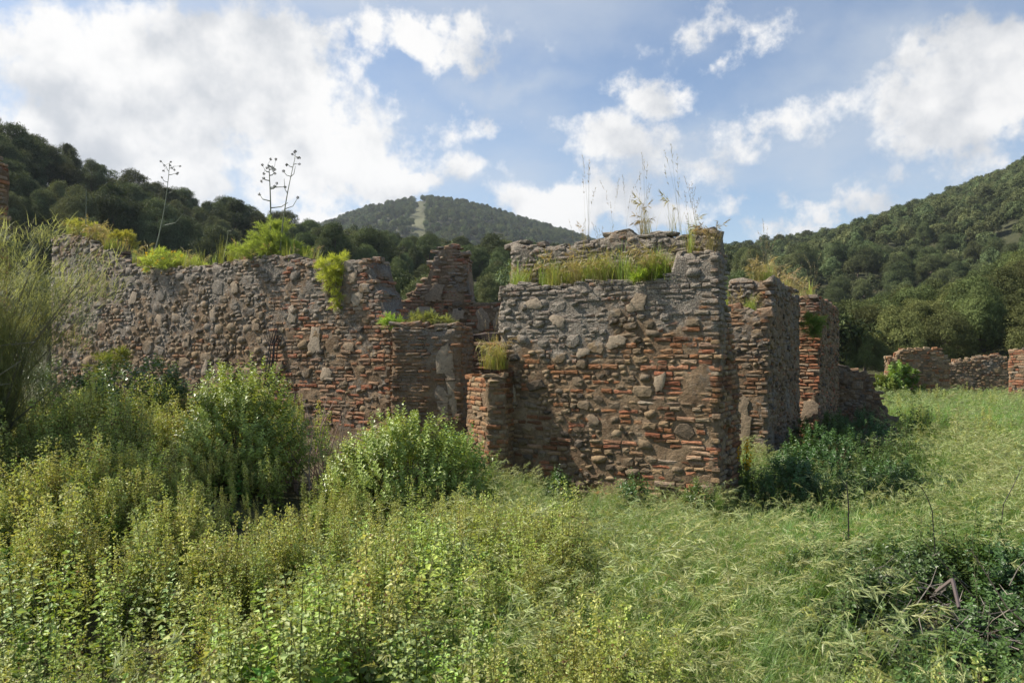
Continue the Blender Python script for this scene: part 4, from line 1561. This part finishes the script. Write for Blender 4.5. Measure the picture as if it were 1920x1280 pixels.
leafy_bush('low dark ivy mound left of the dry thorn heap', (2.45, 5.0, zat(2.45, 5.0)), (.45, .5, .32), np.array([.075, .14, .04]), 200, lsize=.05, seed=18, spike=.12)
leafy_bush('green vine creeping over the low far wall', (14.9, 27.6, -.2), (.75, .4, 1.55), np.array([.14, .24, .04]), 150, cat='vine', lsize=.16, seed=9, name='vine')
leafy_bush('yellow green shrub left of the vine on the far wall', (14.1, 27.4, -.2), (.9, .5, 1.0), np.array([.16, .22, .04]), 140, lsize=.15, seed=10)
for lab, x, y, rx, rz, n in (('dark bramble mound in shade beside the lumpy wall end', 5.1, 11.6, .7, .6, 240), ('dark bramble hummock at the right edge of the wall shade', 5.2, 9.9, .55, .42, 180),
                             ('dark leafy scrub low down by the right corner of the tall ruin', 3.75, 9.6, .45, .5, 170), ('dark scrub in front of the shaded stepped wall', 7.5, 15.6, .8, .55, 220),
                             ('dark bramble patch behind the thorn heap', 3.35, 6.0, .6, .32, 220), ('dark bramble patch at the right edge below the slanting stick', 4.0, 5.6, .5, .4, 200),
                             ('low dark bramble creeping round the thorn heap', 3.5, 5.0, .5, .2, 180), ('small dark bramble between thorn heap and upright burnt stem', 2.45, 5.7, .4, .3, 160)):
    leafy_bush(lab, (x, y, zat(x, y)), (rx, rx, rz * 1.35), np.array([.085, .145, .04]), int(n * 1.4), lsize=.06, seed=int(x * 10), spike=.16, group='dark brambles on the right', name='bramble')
for i, (x, y, rr, hh) in enumerate(((.62, 9.75, .2, .42), (1.55, 9.2, .26, .5), (2.25, 8.85, .24, .42))):
    leafy_bush(['dark nettle clump at the left foot of the tall ruin', 'dark nettle clump at the middle foot of the tall ruin', 'dark nettle clump at the right foot of the tall ruin'][i],
               (x, y - .1, zat(x, y)), (rr, rr, hh), np.array([.08, .14, .03]), 60, lsize=.055, seed=20 + i, spike=.2, group='nettle clumps along the tall ruin', name='nettle_clump', cat='plant')


# ------------------------------------------------------------------ broom at the left edge
def broom():
    r = np.random.default_rng(77)
    root = empty('broom_shrub', (-6.0, 8.2, zat(-6.0, 8.2)))
    tag(root, 'tall feathery grey green broom shrub at the left edge in front of the wall', 'shrub')
    fo, st = MB(), MB()
    for k in range(44):
        a = r.uniform(0, 6.28)
        reach = r.uniform(.3, 1.6)
        H = r.uniform(1.0, 3.2)
        tip = np.array([math.cos(a) * reach * 1.0, math.sin(a) * reach * .7, H])
        if tip[0] > 1.0:
            tip[2] = min(tip[2], 2.7 - .6 * (tip[0] - 1.0))
        mid = tip * np.array([.35, .35, .6])
        tube(st, [(r.normal(0, .1), r.normal(0, .1), -.1), tuple(mid), tuple(tip * .97)], [.018, .011, .004], (.15, .13, .1), 5)
        for j in range(24):
            t = r.uniform(.2, 1.0)
            p = mid + (tip - mid) * ((t - .35) / .65) + r.normal(0, .13, 3)
            yw = a + r.normal(0, 1.0)
            m = 38
            tone = r.uniform(.65, 1.25)
            warm = r.random() < .08
            c = (np.array([.36, .36, .14]) if warm else np.array([.25, .29, .17])) * tone
            b = p + r.normal(0, .07, (m, 3))
            blades(fo, b, yw + r.normal(0, .55, m), r.uniform(.4, 1.5, m), r.uniform(.0, .9, m), r.uniform(.08, .24, m), .006, c * r.uniform(.8, 1.2, (m, 1)), 3)
    fo.build('foliage', [M_FEN], root)
    st.build('stems', [M_TWIG], root)
    # bare dead boughs reaching out of it
    db = MB()
    tube(db, [(-1.2, -.3, 1.0), (-.2, -.5, 1.02), (.35, -.55, 1.22), (.75, -.5, 1.5)], [.016, .012, .009, .004], (.3, .27, .23), 5)
    tube(db, [(.35, -.55, 1.22), (.7, -.6, 1.26)], [.007, .003], (.3, .27, .23), 4)
    tube(db, [(-.9, -.3, 1.5), (0, -.4, 1.62), (.9, -.5, 1.7)], [.012, .009, .003], (.26, .23, .2), 5)
    db.build('dead_bough', [M_TWIG], root)


broom()


# ------------------------------------------------------------------ plants on the walls
def feather(mb, c, R, n, col, squash=.8, up=.5, seed=0, L=(.07, .17), w=.0032):
    """ball of thread-fine fennel leaf"""
    r = np.random.default_rng(seed)
    k = max(7, int(26 * R / .25))
    sd = norm(r.normal(size=(k, 3)) * np.array([1, 1, .8]) + np.array([0, 0, up]))
    sl_ = R * r.uniform(.55, 1.45, k)
    i = r.integers(0, k, n)
    t = r.uniform(.15, 1.0, n) ** .8
    p = np.asarray(c) + sd[i] * (sl_[i] * t)[:, None] * np.array([1, 1, squash]) + r.normal(0, 1, (n, 3)) * (R * .13 * (1.15 - t))[:, None]
    p[:, 2] -= (sl_[i] * t) ** 2 * .35
    dd = sd[i] + r.normal(0, .55, (n, 3))
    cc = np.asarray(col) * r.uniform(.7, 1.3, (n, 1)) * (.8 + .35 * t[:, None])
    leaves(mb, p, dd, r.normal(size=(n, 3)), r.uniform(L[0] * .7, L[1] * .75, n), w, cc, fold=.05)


FCOL = np.array([.40, .47, .14])


def fennel(label, loc, balls, col=FCOL, group=None, seed=0, flowers=0, name='fennel_plant', w=.005):
    root = empty(name, loc)
    tag(root, label, 'plant', group)
    fo, st = MB(), MB()
    for k, (x, y, z, R) in enumerate(balls):
        feather(fo, (x, y, z), R, int(1250 * (R / .3) ** 1.7) + 120, col, seed=seed * 31 + k, w=w)
        tube(st, [(x * .2, y * .2, -.08), (x * .6, y * .6, z * .5), (x, y, z + R * .4)], [.009, .007, .003], (.17, .19, .08), 5)
    if flowers:
        r = np.random.default_rng(seed)
        for k in range(flowers):
            x, y, z, R = balls[r.integers(len(balls))]
            p = np.array([x, y, z]) + norm(r.normal(size=3) + np.array([0, -.4, .7])) * R * .95
            m = 8
            leaves(fo, np.tile(p, (m, 1)), r.normal(size=(m, 3)), r.normal(size=(m, 3)), .03, .02, np.array([.55, .36, .03]))
    fo.build('fronds', [M_FEN], root)
    st.build('stems', [M_TWIG], root)
    return root


def giant_stalk(label, loc, top, bend, arms, seed, group, thick=.022, col=(.16, .18, .10)):
    """flowering stalk of giant fennel: jointed stem, side arms, round seed heads"""
    r = np.random.default_rng(seed)
    root = empty('umbel_stalk', loc)
    tag(root, label, 'plant', group)
    st = MB()
    H = top[2]

    def sp(t):
        return np.array([top[0] * t + bend * math.sin(t * math.pi), top[1] * t, H * t])
    tube(st, [sp(t) for t in np.linspace(0, 1, 9)], np.linspace(thick, thick * .3, 9), col, 7)
    heads = MB()
    for (t, dx, dz, n, rad) in arms:
        b = sp(t)
        e = b + np.array([dx, r.normal(0, .05), dz])
        m = b + np.array([dx * .6, 0, dz * .25])
        tube(st, [b, m, e], [thick * .55, thick * .42, thick * .25], col, 5)
        for k in range(n):
            c = e + (np.array([0, 0, 0]) if n == 1 else r.normal(0, 1, 3) * np.array([.06, .05, .06]))
            if n > 1:
                tube(st, [e, c], [.004, .003], col, 4)
            m2 = 30
            d = norm(r.normal(size=(m2, 3)))
            leaves(heads, c + d * rad * .3, d, r.normal(size=(m2, 3)), rad * .9, rad * .55, np.array([.075, .08, .05]) * r.uniform(.7, 1.3, (m2, 1)))
    st.build('stem', [M_TWIG], root)
    if heads.n:
        heads.build('seed_heads', [M_TWIG], root)
    return root


A_, B_ = np.array([-11.9, 18.6]), np.array([-2.15, 12.66])
U_ = norm(B_ - A_)


def on_long(px, py, back=.3):
    k = (px - 960) / F
    u = (k * A_[1] - A_[0]) / (U_[0] - k * U_[1])
    p = A_ + U_ * u + np.array([-U_[1], U_[0]]) * back
    return (k * p[1], p[1], CZ - (py - HZ) / F * p[1])


def F_(px, py, dpx, **k):
    pass


fennel('large feathery fennel clump with two tall stalks on the long wall', on_long(505, 482),
       [(-.38, 0, .14, .24), (-.12, .1, .24, .28), (.14, 0, .3, .3), (.02, .1, .56, .3), (.22, .1, .6, .2), (.42, 0, .2, .28), (-.62, 0, .12, .2), (.68, .05, .08, .16), (.05, -.05, .1, .24), (-.2, .1, .42, .2)], seed=1)
giant_stalk('thicker umbel stalk crowned with round dark seed heads on the long wall', on_long(507, 470), (-.03, 0, 1.72), .02,
            [(.58, -.26, .16, 1, .03), (.50, .36, .10, 0, .03), (.72, .12, .06, 2, .028), (.74, .28, .03, 1, .03), (.82, -.14, .06, 2, .03), (.88, .1, .05, 2, .028), (.92, -.1, .06, 2, .028), (.95, .1, .04, 2, .028), (.98, -.02, .05, 4, .028)], 3, 'umbel stalks on the long wall')
giant_stalk('thinner forked umbel stalk right of the thick one on the long wall', on_long(525, 470), (.30, 0, 1.85), -.04,
            [(.45, .27, .22, 1, .03), (.62, -.08, .3, 0, .03), (.8, -.14, .1, 1, .03), (.8, .1, .2, 0, .03), (.9, -.1, .06, 2, .026), (.93, .08, .04, 1, .026), (.99, 0, .06, 5, .026)], 4, 'umbel stalks on the long wall', thick=.016)
giant_stalk('slanting umbel stalk beside yellow flowers on the long wall', on_long(287, 485, .4), (.38, 0, 2.15), .06,
            [(.35, .55, .30, 0, .03), (.55, .2, .25, 0, .03), (.70, .2, .12, 0, .03), (.82, -.15, .12, 1, .026), (.9, .12, .03, 2, .026), (.94, -.06, .1, 2, .026), (.97, .1, .05, 2, .026), (1, 0, .05, 4, .026)], 5, 'umbel stalks on the long wall', thick=.018, col=(.2, .22, .15))
giant_stalk('short thin stalk at the slope top of the long wall', on_long(161, 420, .5), (.0, 0, 1.0), .01, [], 6, 'umbel stalks on the long wall', thick=.012, col=(.2, .22, .15))
giant_stalk('short curved green stalk left of the large fennel clump', on_long(415, 495, .3), (.14, 0, .72), .03, [(.97, .1, .03, 1, .03)], 7, 'umbel stalks on the long wall', thick=.012, col=(.24, .24, .15))
fennel('spreading fennel clump with yellow flowers on the dip of the long wall', on_long(330, 505),
       [(-.6, .1, .2, .22), (-.4, .1, .28, .24), (-.1, .1, .2, .24), (.15, 0, .12, .22), (.4, 0, .1, .17), (.62, 0, .06, .12), (-.75, .1, .1, .15), (-.2, -.1, .06, .2)], seed=2, flowers=34)
fennel('small fennel shrub on the slope of the long wall', on_long(228, 466), [(0, 0, .28, .16), (.15, 0, .3, .14), (-.12, 0, .3, .13), (.25, 0, .12, .1)], np.array([.40, .42, .11]), seed=3)
fennel('fennel clump at the highest left end of the long wall', on_long(158, 440, .6), [(-.1, 0, .2, .2), (.2, 0, .15, .2), (.45, 0, .05, .16), (-.3, 0, .25, .15)], seed=4)
fennel('bright fennel hanging in the notch near the right end of the long wall', on_long(628, 560, .05),
       [(0, 0, .52, .24), (-.16, 0, .62, .2), (.12, 0, .7, .2), (.04, -.12, .28, .17), (.09, -.15, .04, .12), (.05, -.18, -.16, .08), (-.04, -.1, .42, .2), (.16, 0, .5, .17)], np.array([.40, .46, .11]), seed=5)
fennel('small bright fennel tuft left on the low brick block', at(733, 612, 12.25), [(0, 0, .1, .13), (.1, 0, .06, .1), (-.1, 0, .05, .09)], np.array([.38, .47, .12]), seed=6)
fennel('grey green tuft along the top of the low brick block', at(805, 610, 12.2), [(-.25, 0, .06, .14), (-.08, 0, .1, .16), (.1, 0, .1, .15), (.28, 0, .05, .13)], np.array([.27, .33, .13]), seed=7)
fennel('dense green tuft at the right end of the grassy ledge', at(1232, 527, 9.62), [(-.1, 0, .06, .13), (.06, 0, .09, .14), (.2, 0, .06, .11), (-.24, 0, .03, .1)], np.array([.33, .40, .09]), seed=8)
fennel('round dark green tuft hanging on the red brick jamb', at(1522, 622, 14.95), [(0, 0, .1, .2), (-.06, 0, .24, .18), (.08, .05, .2, .2), (.02, 0, -.05, .16)], np.array([.17, .27, .08]), seed=9, w=.006)
fennel('small bright shrub above the dark bush at the left end of the long wall', (-6.5, 11.6, .95), [(0, 0, .6, .24), (.18, 0, .75, .16), (-.12, 0, .4, .2)], np.array([.2, .23, .06]), seed=10)


def wall_grass():
    r = np.random.default_rng(5)
    up = [grass_tuft(500 + k, .34, 26, 0, .07, (.05, .7), .0065, np.array([.25, .31, .06])) for k in range(3)]
    dry = [grass_tuft(510 + k, .3, 18, 3, .08, (.2, 1.2), .005, np.array([.25, .225, .085]), np.array([.40, .33, .17])) for k in range(2)]
    V = [m.mesh('ledge', [M_GRASS]) for m in up + dry]
    thin = MB()
    for k in range(5):
        b = np.array([[r.normal(0, .03), r.normal(0, .02), 0]])
        tip, td = blades(thin, b, r.uniform(0, 6.28), r.uniform(.02, .15), r.uniform(.1, .5), r.uniform(.45, .85), .0024, (.26, .22, .14), 6)
        m = 12
        leaves(thin, tip - td * r.uniform(0, .16, (m, 1)), td + r.normal(0, .5, (m, 3)), r.normal(size=(m, 3)), r.uniform(.02, .04, m), .006, np.array([.3, .24, .15]))
    V.append(thin.mesh('thin_stalks', [M_GRASS]))
    col = hidden_col('ledge', V)

    def line(a, b, n, z, depth, w):
        a, b = np.array(a, float), np.array(b, float)
        U = norm(b - a)
        bk = np.array([-U[1], U[0]])
        t = np.where(r.random(n) < .3, r.uniform(0, 1, n), np.clip(r.choice(r.uniform(.03, .97, max(4, n // 9)), n) + r.normal(0, .022, n), 0, 1))
        L = np.linalg.norm(b - a)
        p = a + (b - a) * t[:, None] + bk * r.uniform(.02, depth, (n, 1))
        zz = np.array([z(q * L) if callable(z) else z for q in t])
        return np.concatenate([p, zz[:, None]], 1), r.choice(6, n, p=w)

    def make(name, lab, parts, sc=1.0):
        P = np.concatenate([a for a, b in parts])
        I = np.concatenate([b for a, b in parts])
        n = len(P)
        s = sc * r.uniform(.6, 1.2, n)
        scatter(name, col, P, np.stack([r.normal(0, .08, n), r.normal(0, .08, n), r.uniform(0, 6.28, n)], 1), np.stack([s, s, s * r.uniform(.9, 1.6, n)], 1), I, label=lab, kind='stuff')
    C0 = np.array([2.615, 9.1])
    E = C0 + d1 * 3.3
    mixw = [.28, .28, .26, .10, .08, 0]
    dryw = [.06, .06, .06, .37, .37, .08]
    make('ledge_grass', 'sunlit yellow green grass along the ledge of the tall ruin', [line(E + d2 * .04, C0 + d1 * .62 + d2 * .04, 120, 2.70, .26, mixw), line(E + d2 * .02, C0 + d1 * .65, 34, 2.70, .1, dryw)])
    q0, q1 = C0 + d2 * .32 + d1 * 2.2, C0 + d2 * .32 + d1 * .15
    make('dry_grass', 'thin dry stalks standing on the top of the tall ruin', [line(q0, q1, 15, 3.36, .22, [0, 0, 0, .35, .15, .5]), line(C0 + d1 * .5 + d2 * .05, C0 + d1 * .1 + d2 * .05, 12, 3.03, .2, dryw),
                                                                              line((-.4, 10.6), (-.1, 10.55), 34, 1.5, .35, dryw)])
    bk = np.array([-U_[1], U_[0]])
    a, b = on_long(110, 440, 0), on_long(300, 500, 0)
    tt = crest_fn([(60, 470), (118, 440), (160, 448), (215, 476), (262, 502), (330, 504), (400, 498), (460, 486), (600, 492)], A_, B_)
    ua = np.linalg.norm(np.array(a[:2]) - A_)
    b2 = on_long(600, 490, 0)
    make('wall_top_grass', 'dry reddish grass along the top of the long left wall', [line(a[:2], b[:2], 80, lambda u: tt(u + ua) + .0, .55, [.08, .08, .04, .4, .4, 0]), line(b[:2], b2[:2], 60, lambda u: tt(u + np.linalg.norm(np.array(b[:2]) - A_)), .5, [.2, .2, .1, .25, .25, 0])], 1.0)
    B = np.array([4.42, 12.45])
    make('row_top_grass', 'dry grass fringe on the tops of the right row of walls', [line(B + d1 * .5 + d2 * .6, B + d1 * .02 + d2 * .6, 40, 2.98, .7, dryw), line(B + d2 * 2.6 + d1 * .3, B + d2 * 2.9, 16, 2.98, .4, dryw),
                                                                                   line(B + d1 * .56 + d2 * .3, B + d1 * .2 + d2 * .3, 30, 2.4, .4, mixw), line(B + d1 * .7 + d2 * .3, B + d1 * .5 + d2 * 1.2, 40, 2.5, .3, mixw), line(np.array([6.1, 15.4]), np.array([6.47, 15.25]), 16, 2.9, .8, dryw)], 1.0)


wall_grass()


# ------------------------------------------------------------------ dead wood
def dead_wood():
    r = np.random.default_rng(8)
    loc = np.array(on_long(503, 722, -.35))
    root = empty('dead_branch_bundle', tuple(loc))
    tag(root, 'bundle of dead dark branches leaning on the long wall', 'dead branches')
    for k in range(7):
        mb = MB()
        off = r.normal(0, .05, 2)
        top = np.array([.16 + r.normal(0, .05), .2, 1.1 + r.uniform(-.2, .25)])
        tube(mb, [(off[0], off[1], -.8), (off[0] + .05, off[1], .2), (off[0] * .7 + top[0] * .6, .08, .75), tuple(top)], [.017, .014, .01, .004], (.075, .055, .045), 5)
        for j in range(2):
            b = np.array([off[0] * .7 + top[0] * .6, .08, .75])
            tube(mb, [b, b + np.array([r.normal(0, .12), .05, r.uniform(.4, .8)])], [.006, .002], (.075, .055, .045), 4)
        mb.build('branch', [M_TWIG], root)
    root = empty('twig_pile', (-2.52, 9.1, zat(-2.52, 9.1)))
    tag(root, 'heap of bare dry twigs standing between the two leafy bushes', 'dry twigs')
    for k in range(46):
        mb = MB()
        b = np.array([r.normal(0, .35), r.normal(0, .2), -.05])
        tall = k < 16
        L = r.uniform(.85, 1.4) if tall else r.uniform(.3, .9)
        an = r.uniform(0, 6.28)
        ti = r.uniform(0, .35) if tall else r.uniform(.6, 1.4)
        e = b + L * np.array([math.sin(ti) * math.cos(an), math.sin(ti) * math.sin(an) * .6, math.cos(ti)]) + np.array([0, 0, .3 if not tall else 0])
        m = (b + e) / 2 + r.normal(0, .04, 3)
        c = np.array([.36, .26, .20]) * r.uniform(.6, 1.3)
        tube(mb, [b, m, e], [.012, .009, .003], c, 4)
        for j in range(2):
            q = b + (e - b) * r.uniform(.4, .9)
            tube(mb, [q, q + r.normal(0, .12, 3) + np.array([0, 0, .12])], [.003, .0015], c, 3)
        mb.build('twig', [M_TWIG], root)
    root = empty('thorn_heap', (3.1, 4.75, zat(3.1, 4.75)))
    tag(root, 'heap of grey dry thorn twigs in the shade at the right edge', 'dry twigs')
    mb = MB()
    for k in range(240):
        p = np.array([r.normal(0, .38), r.normal(0, .5), abs(r.normal(0.1, .22))])
        d = norm(r.normal(size=3) * np.array([1, 1, .6])) * r.uniform(.1, .32)
        c = np.array([.2, .165, .14]) * r.uniform(.5, 1.4)
        tube(mb, [p, p + d * .5 + r.normal(0, .02, 3), p + d], [.0035, .0028, .001], c, 3)
    o = mb.build('twigs', [M_TWIG], root)
    o['kind'] = 'stuff'
    for k in range(9):
        mb = MB()
        p = np.array([r.normal(-.1, .3), r.normal(.2, .5), .1])
        an = r.uniform(0, 6.28)
        e = p + np.array([math.cos(an) * .6, math.sin(an) * .6, r.uniform(.2, .6)])
        tube(mb, [p, (p + e) / 2 + r.normal(0, .05, 3), e], [.005, .004, .0015], (.08, .06, .05), 5)
        mb.build('branch', [M_TWIG], root)
    for lab, a, b, m in (('thin dark stick slanting up at the right edge above the meadow', at(1882, 944, 6.3), at(1917, 872, 6.3), .004),
                         ('dark upright burnt stem left of the dry thorn heap', at(1591, 985, 5.9), at(1587, 902, 5.9), .006),
                         ('dark bent twig beside the upright burnt stem', at(1748, 958, 5.8), at(1728, 912, 5.8), .004)):
        mb = MB()
        a, b = np.array(a), np.array(b)
        g = np.array([a[0] - (b[0] - a[0]) * .6, a[1], zat(a[0], a[1])])
        tube(mb, [g, a, (a + b) / 2 + np.array([.008, 0, 0]), b], [m, m, m * .9, m * .5], (.035, .028, .025), 6)
        tube(mb, [b - (b - a) * .15, b + np.array([-.06, 0, .05])], [m * .5, m * .2], (.05, .04, .035), 4)
        tag(mb.build('dry_stick', [M_TWIG]), lab, 'stick', 'dead stems in the grass')
    mb = MB()
    a, t, b = np.array(at(1757, 1108, 3.9)), np.array(at(1786, 1086, 3.8)), np.array(at(1792, 1112, 3.7))
    tube(mb, [a, t], [.012, .012], (.16, .12, .11), 6)
    tube(mb, [t, b, b + (b - t)], [.011, .01, .009], (.09, .065, .06), 6)
    tag(mb.build('bent_stick', [M_TWIG]), 'thick broken stick bent like an elbow near the ivy leaved bush', 'stick')


dead_wood()


def yellow_plant():
    r = np.random.default_rng(12)
    loc = at(1398, 900, 9.9)
    root = empty('yellow_flower_plant', (loc[0], loc[1], zat(loc[0], loc[1])))
    tag(root, 'yellow flowering plant at the right foot of the tall ruin', 'flower')
    st, fl, lf = MB(), MB(), MB()
    for k in range(9):
        e = np.array([r.normal(.02, .13), r.normal(0, .08), r.uniform(.45, .8)])
        tube(st, [(0, 0, -.05), (e[0] * .5, e[1] * .5, e[2] * .5), tuple(e)], [.006, .004, .002], (.14, .19, .05), 4)
        m = 34
        q = e - np.array([0, 0, 1]) * r.uniform(0, .16, (m, 1)) + r.normal(0, .016, (m, 3))
        leaves(fl, q, r.normal(size=(m, 3)) + np.array([0, 0, .5]), r.normal(size=(m, 3)), .028, .022, np.array([.78, .56, .02]) * r.uniform(.8, 1.1, (m, 1)))
        m = 16
        q = np.array([e[0] * .6, e[1] * .6, 0]) + np.array([0, 0, 1]) * r.uniform(.05, e[2] * .7, (m, 1)) + r.normal(0, .03, (m, 3))
        leaves(lf, q, r.normal(size=(m, 3)), np.array([0, 0, 1.]) + r.normal(0, .3, (m, 3)), .09, .03, np.array([.11, .19, .04]))
    st.build('stems', [M_TWIG], root)
    fl.build('flowers', [M_FEN], root)
    lf.build('leaves', [M_BUSH], root)


yellow_plant()


# ------------------------------------------------------------------ thin summer haze over the valley
def build_haze():
    mb = MB()
    x0, x1, y0, y1, z0, z1 = -2400, 2400, -2400, 2400, -12, 230
    v = [(x0, y0, z0), (x1, y0, z0), (x1, y1, z0), (x0, y1, z0), (x0, y0, z1), (x1, y0, z1), (x1, y1, z1), (x0, y1, z1)]
    mb.add(v, [np.array([(3, 2, 1, 0), (4, 5, 6, 7), (0, 1, 5, 4), (1, 2, 6, 5), (2, 3, 7, 6), (3, 0, 4, 7)])], (0, 0, 0))
    m = bpy.data.materials.new('haze')
    m.use_nodes = True
    t = NT(m.node_tree)
    t.n.clear()
    o = t.node('ShaderNodeOutputMaterial')
    p = t.node('ShaderNodeVolumePrincipled')
    p.inputs['Color'].default_value = (.80, .88, 1, 1)
    p.inputs['Density'].default_value = .00017
    p.inputs['Anisotropy'].default_value = .2
    t.l.new(p.outputs[0], o.inputs['Volume'])
    h = mb.build('haze', [m])
    tag(h, 'thin pale haze in the valley air', kind='stuff')


build_haze()
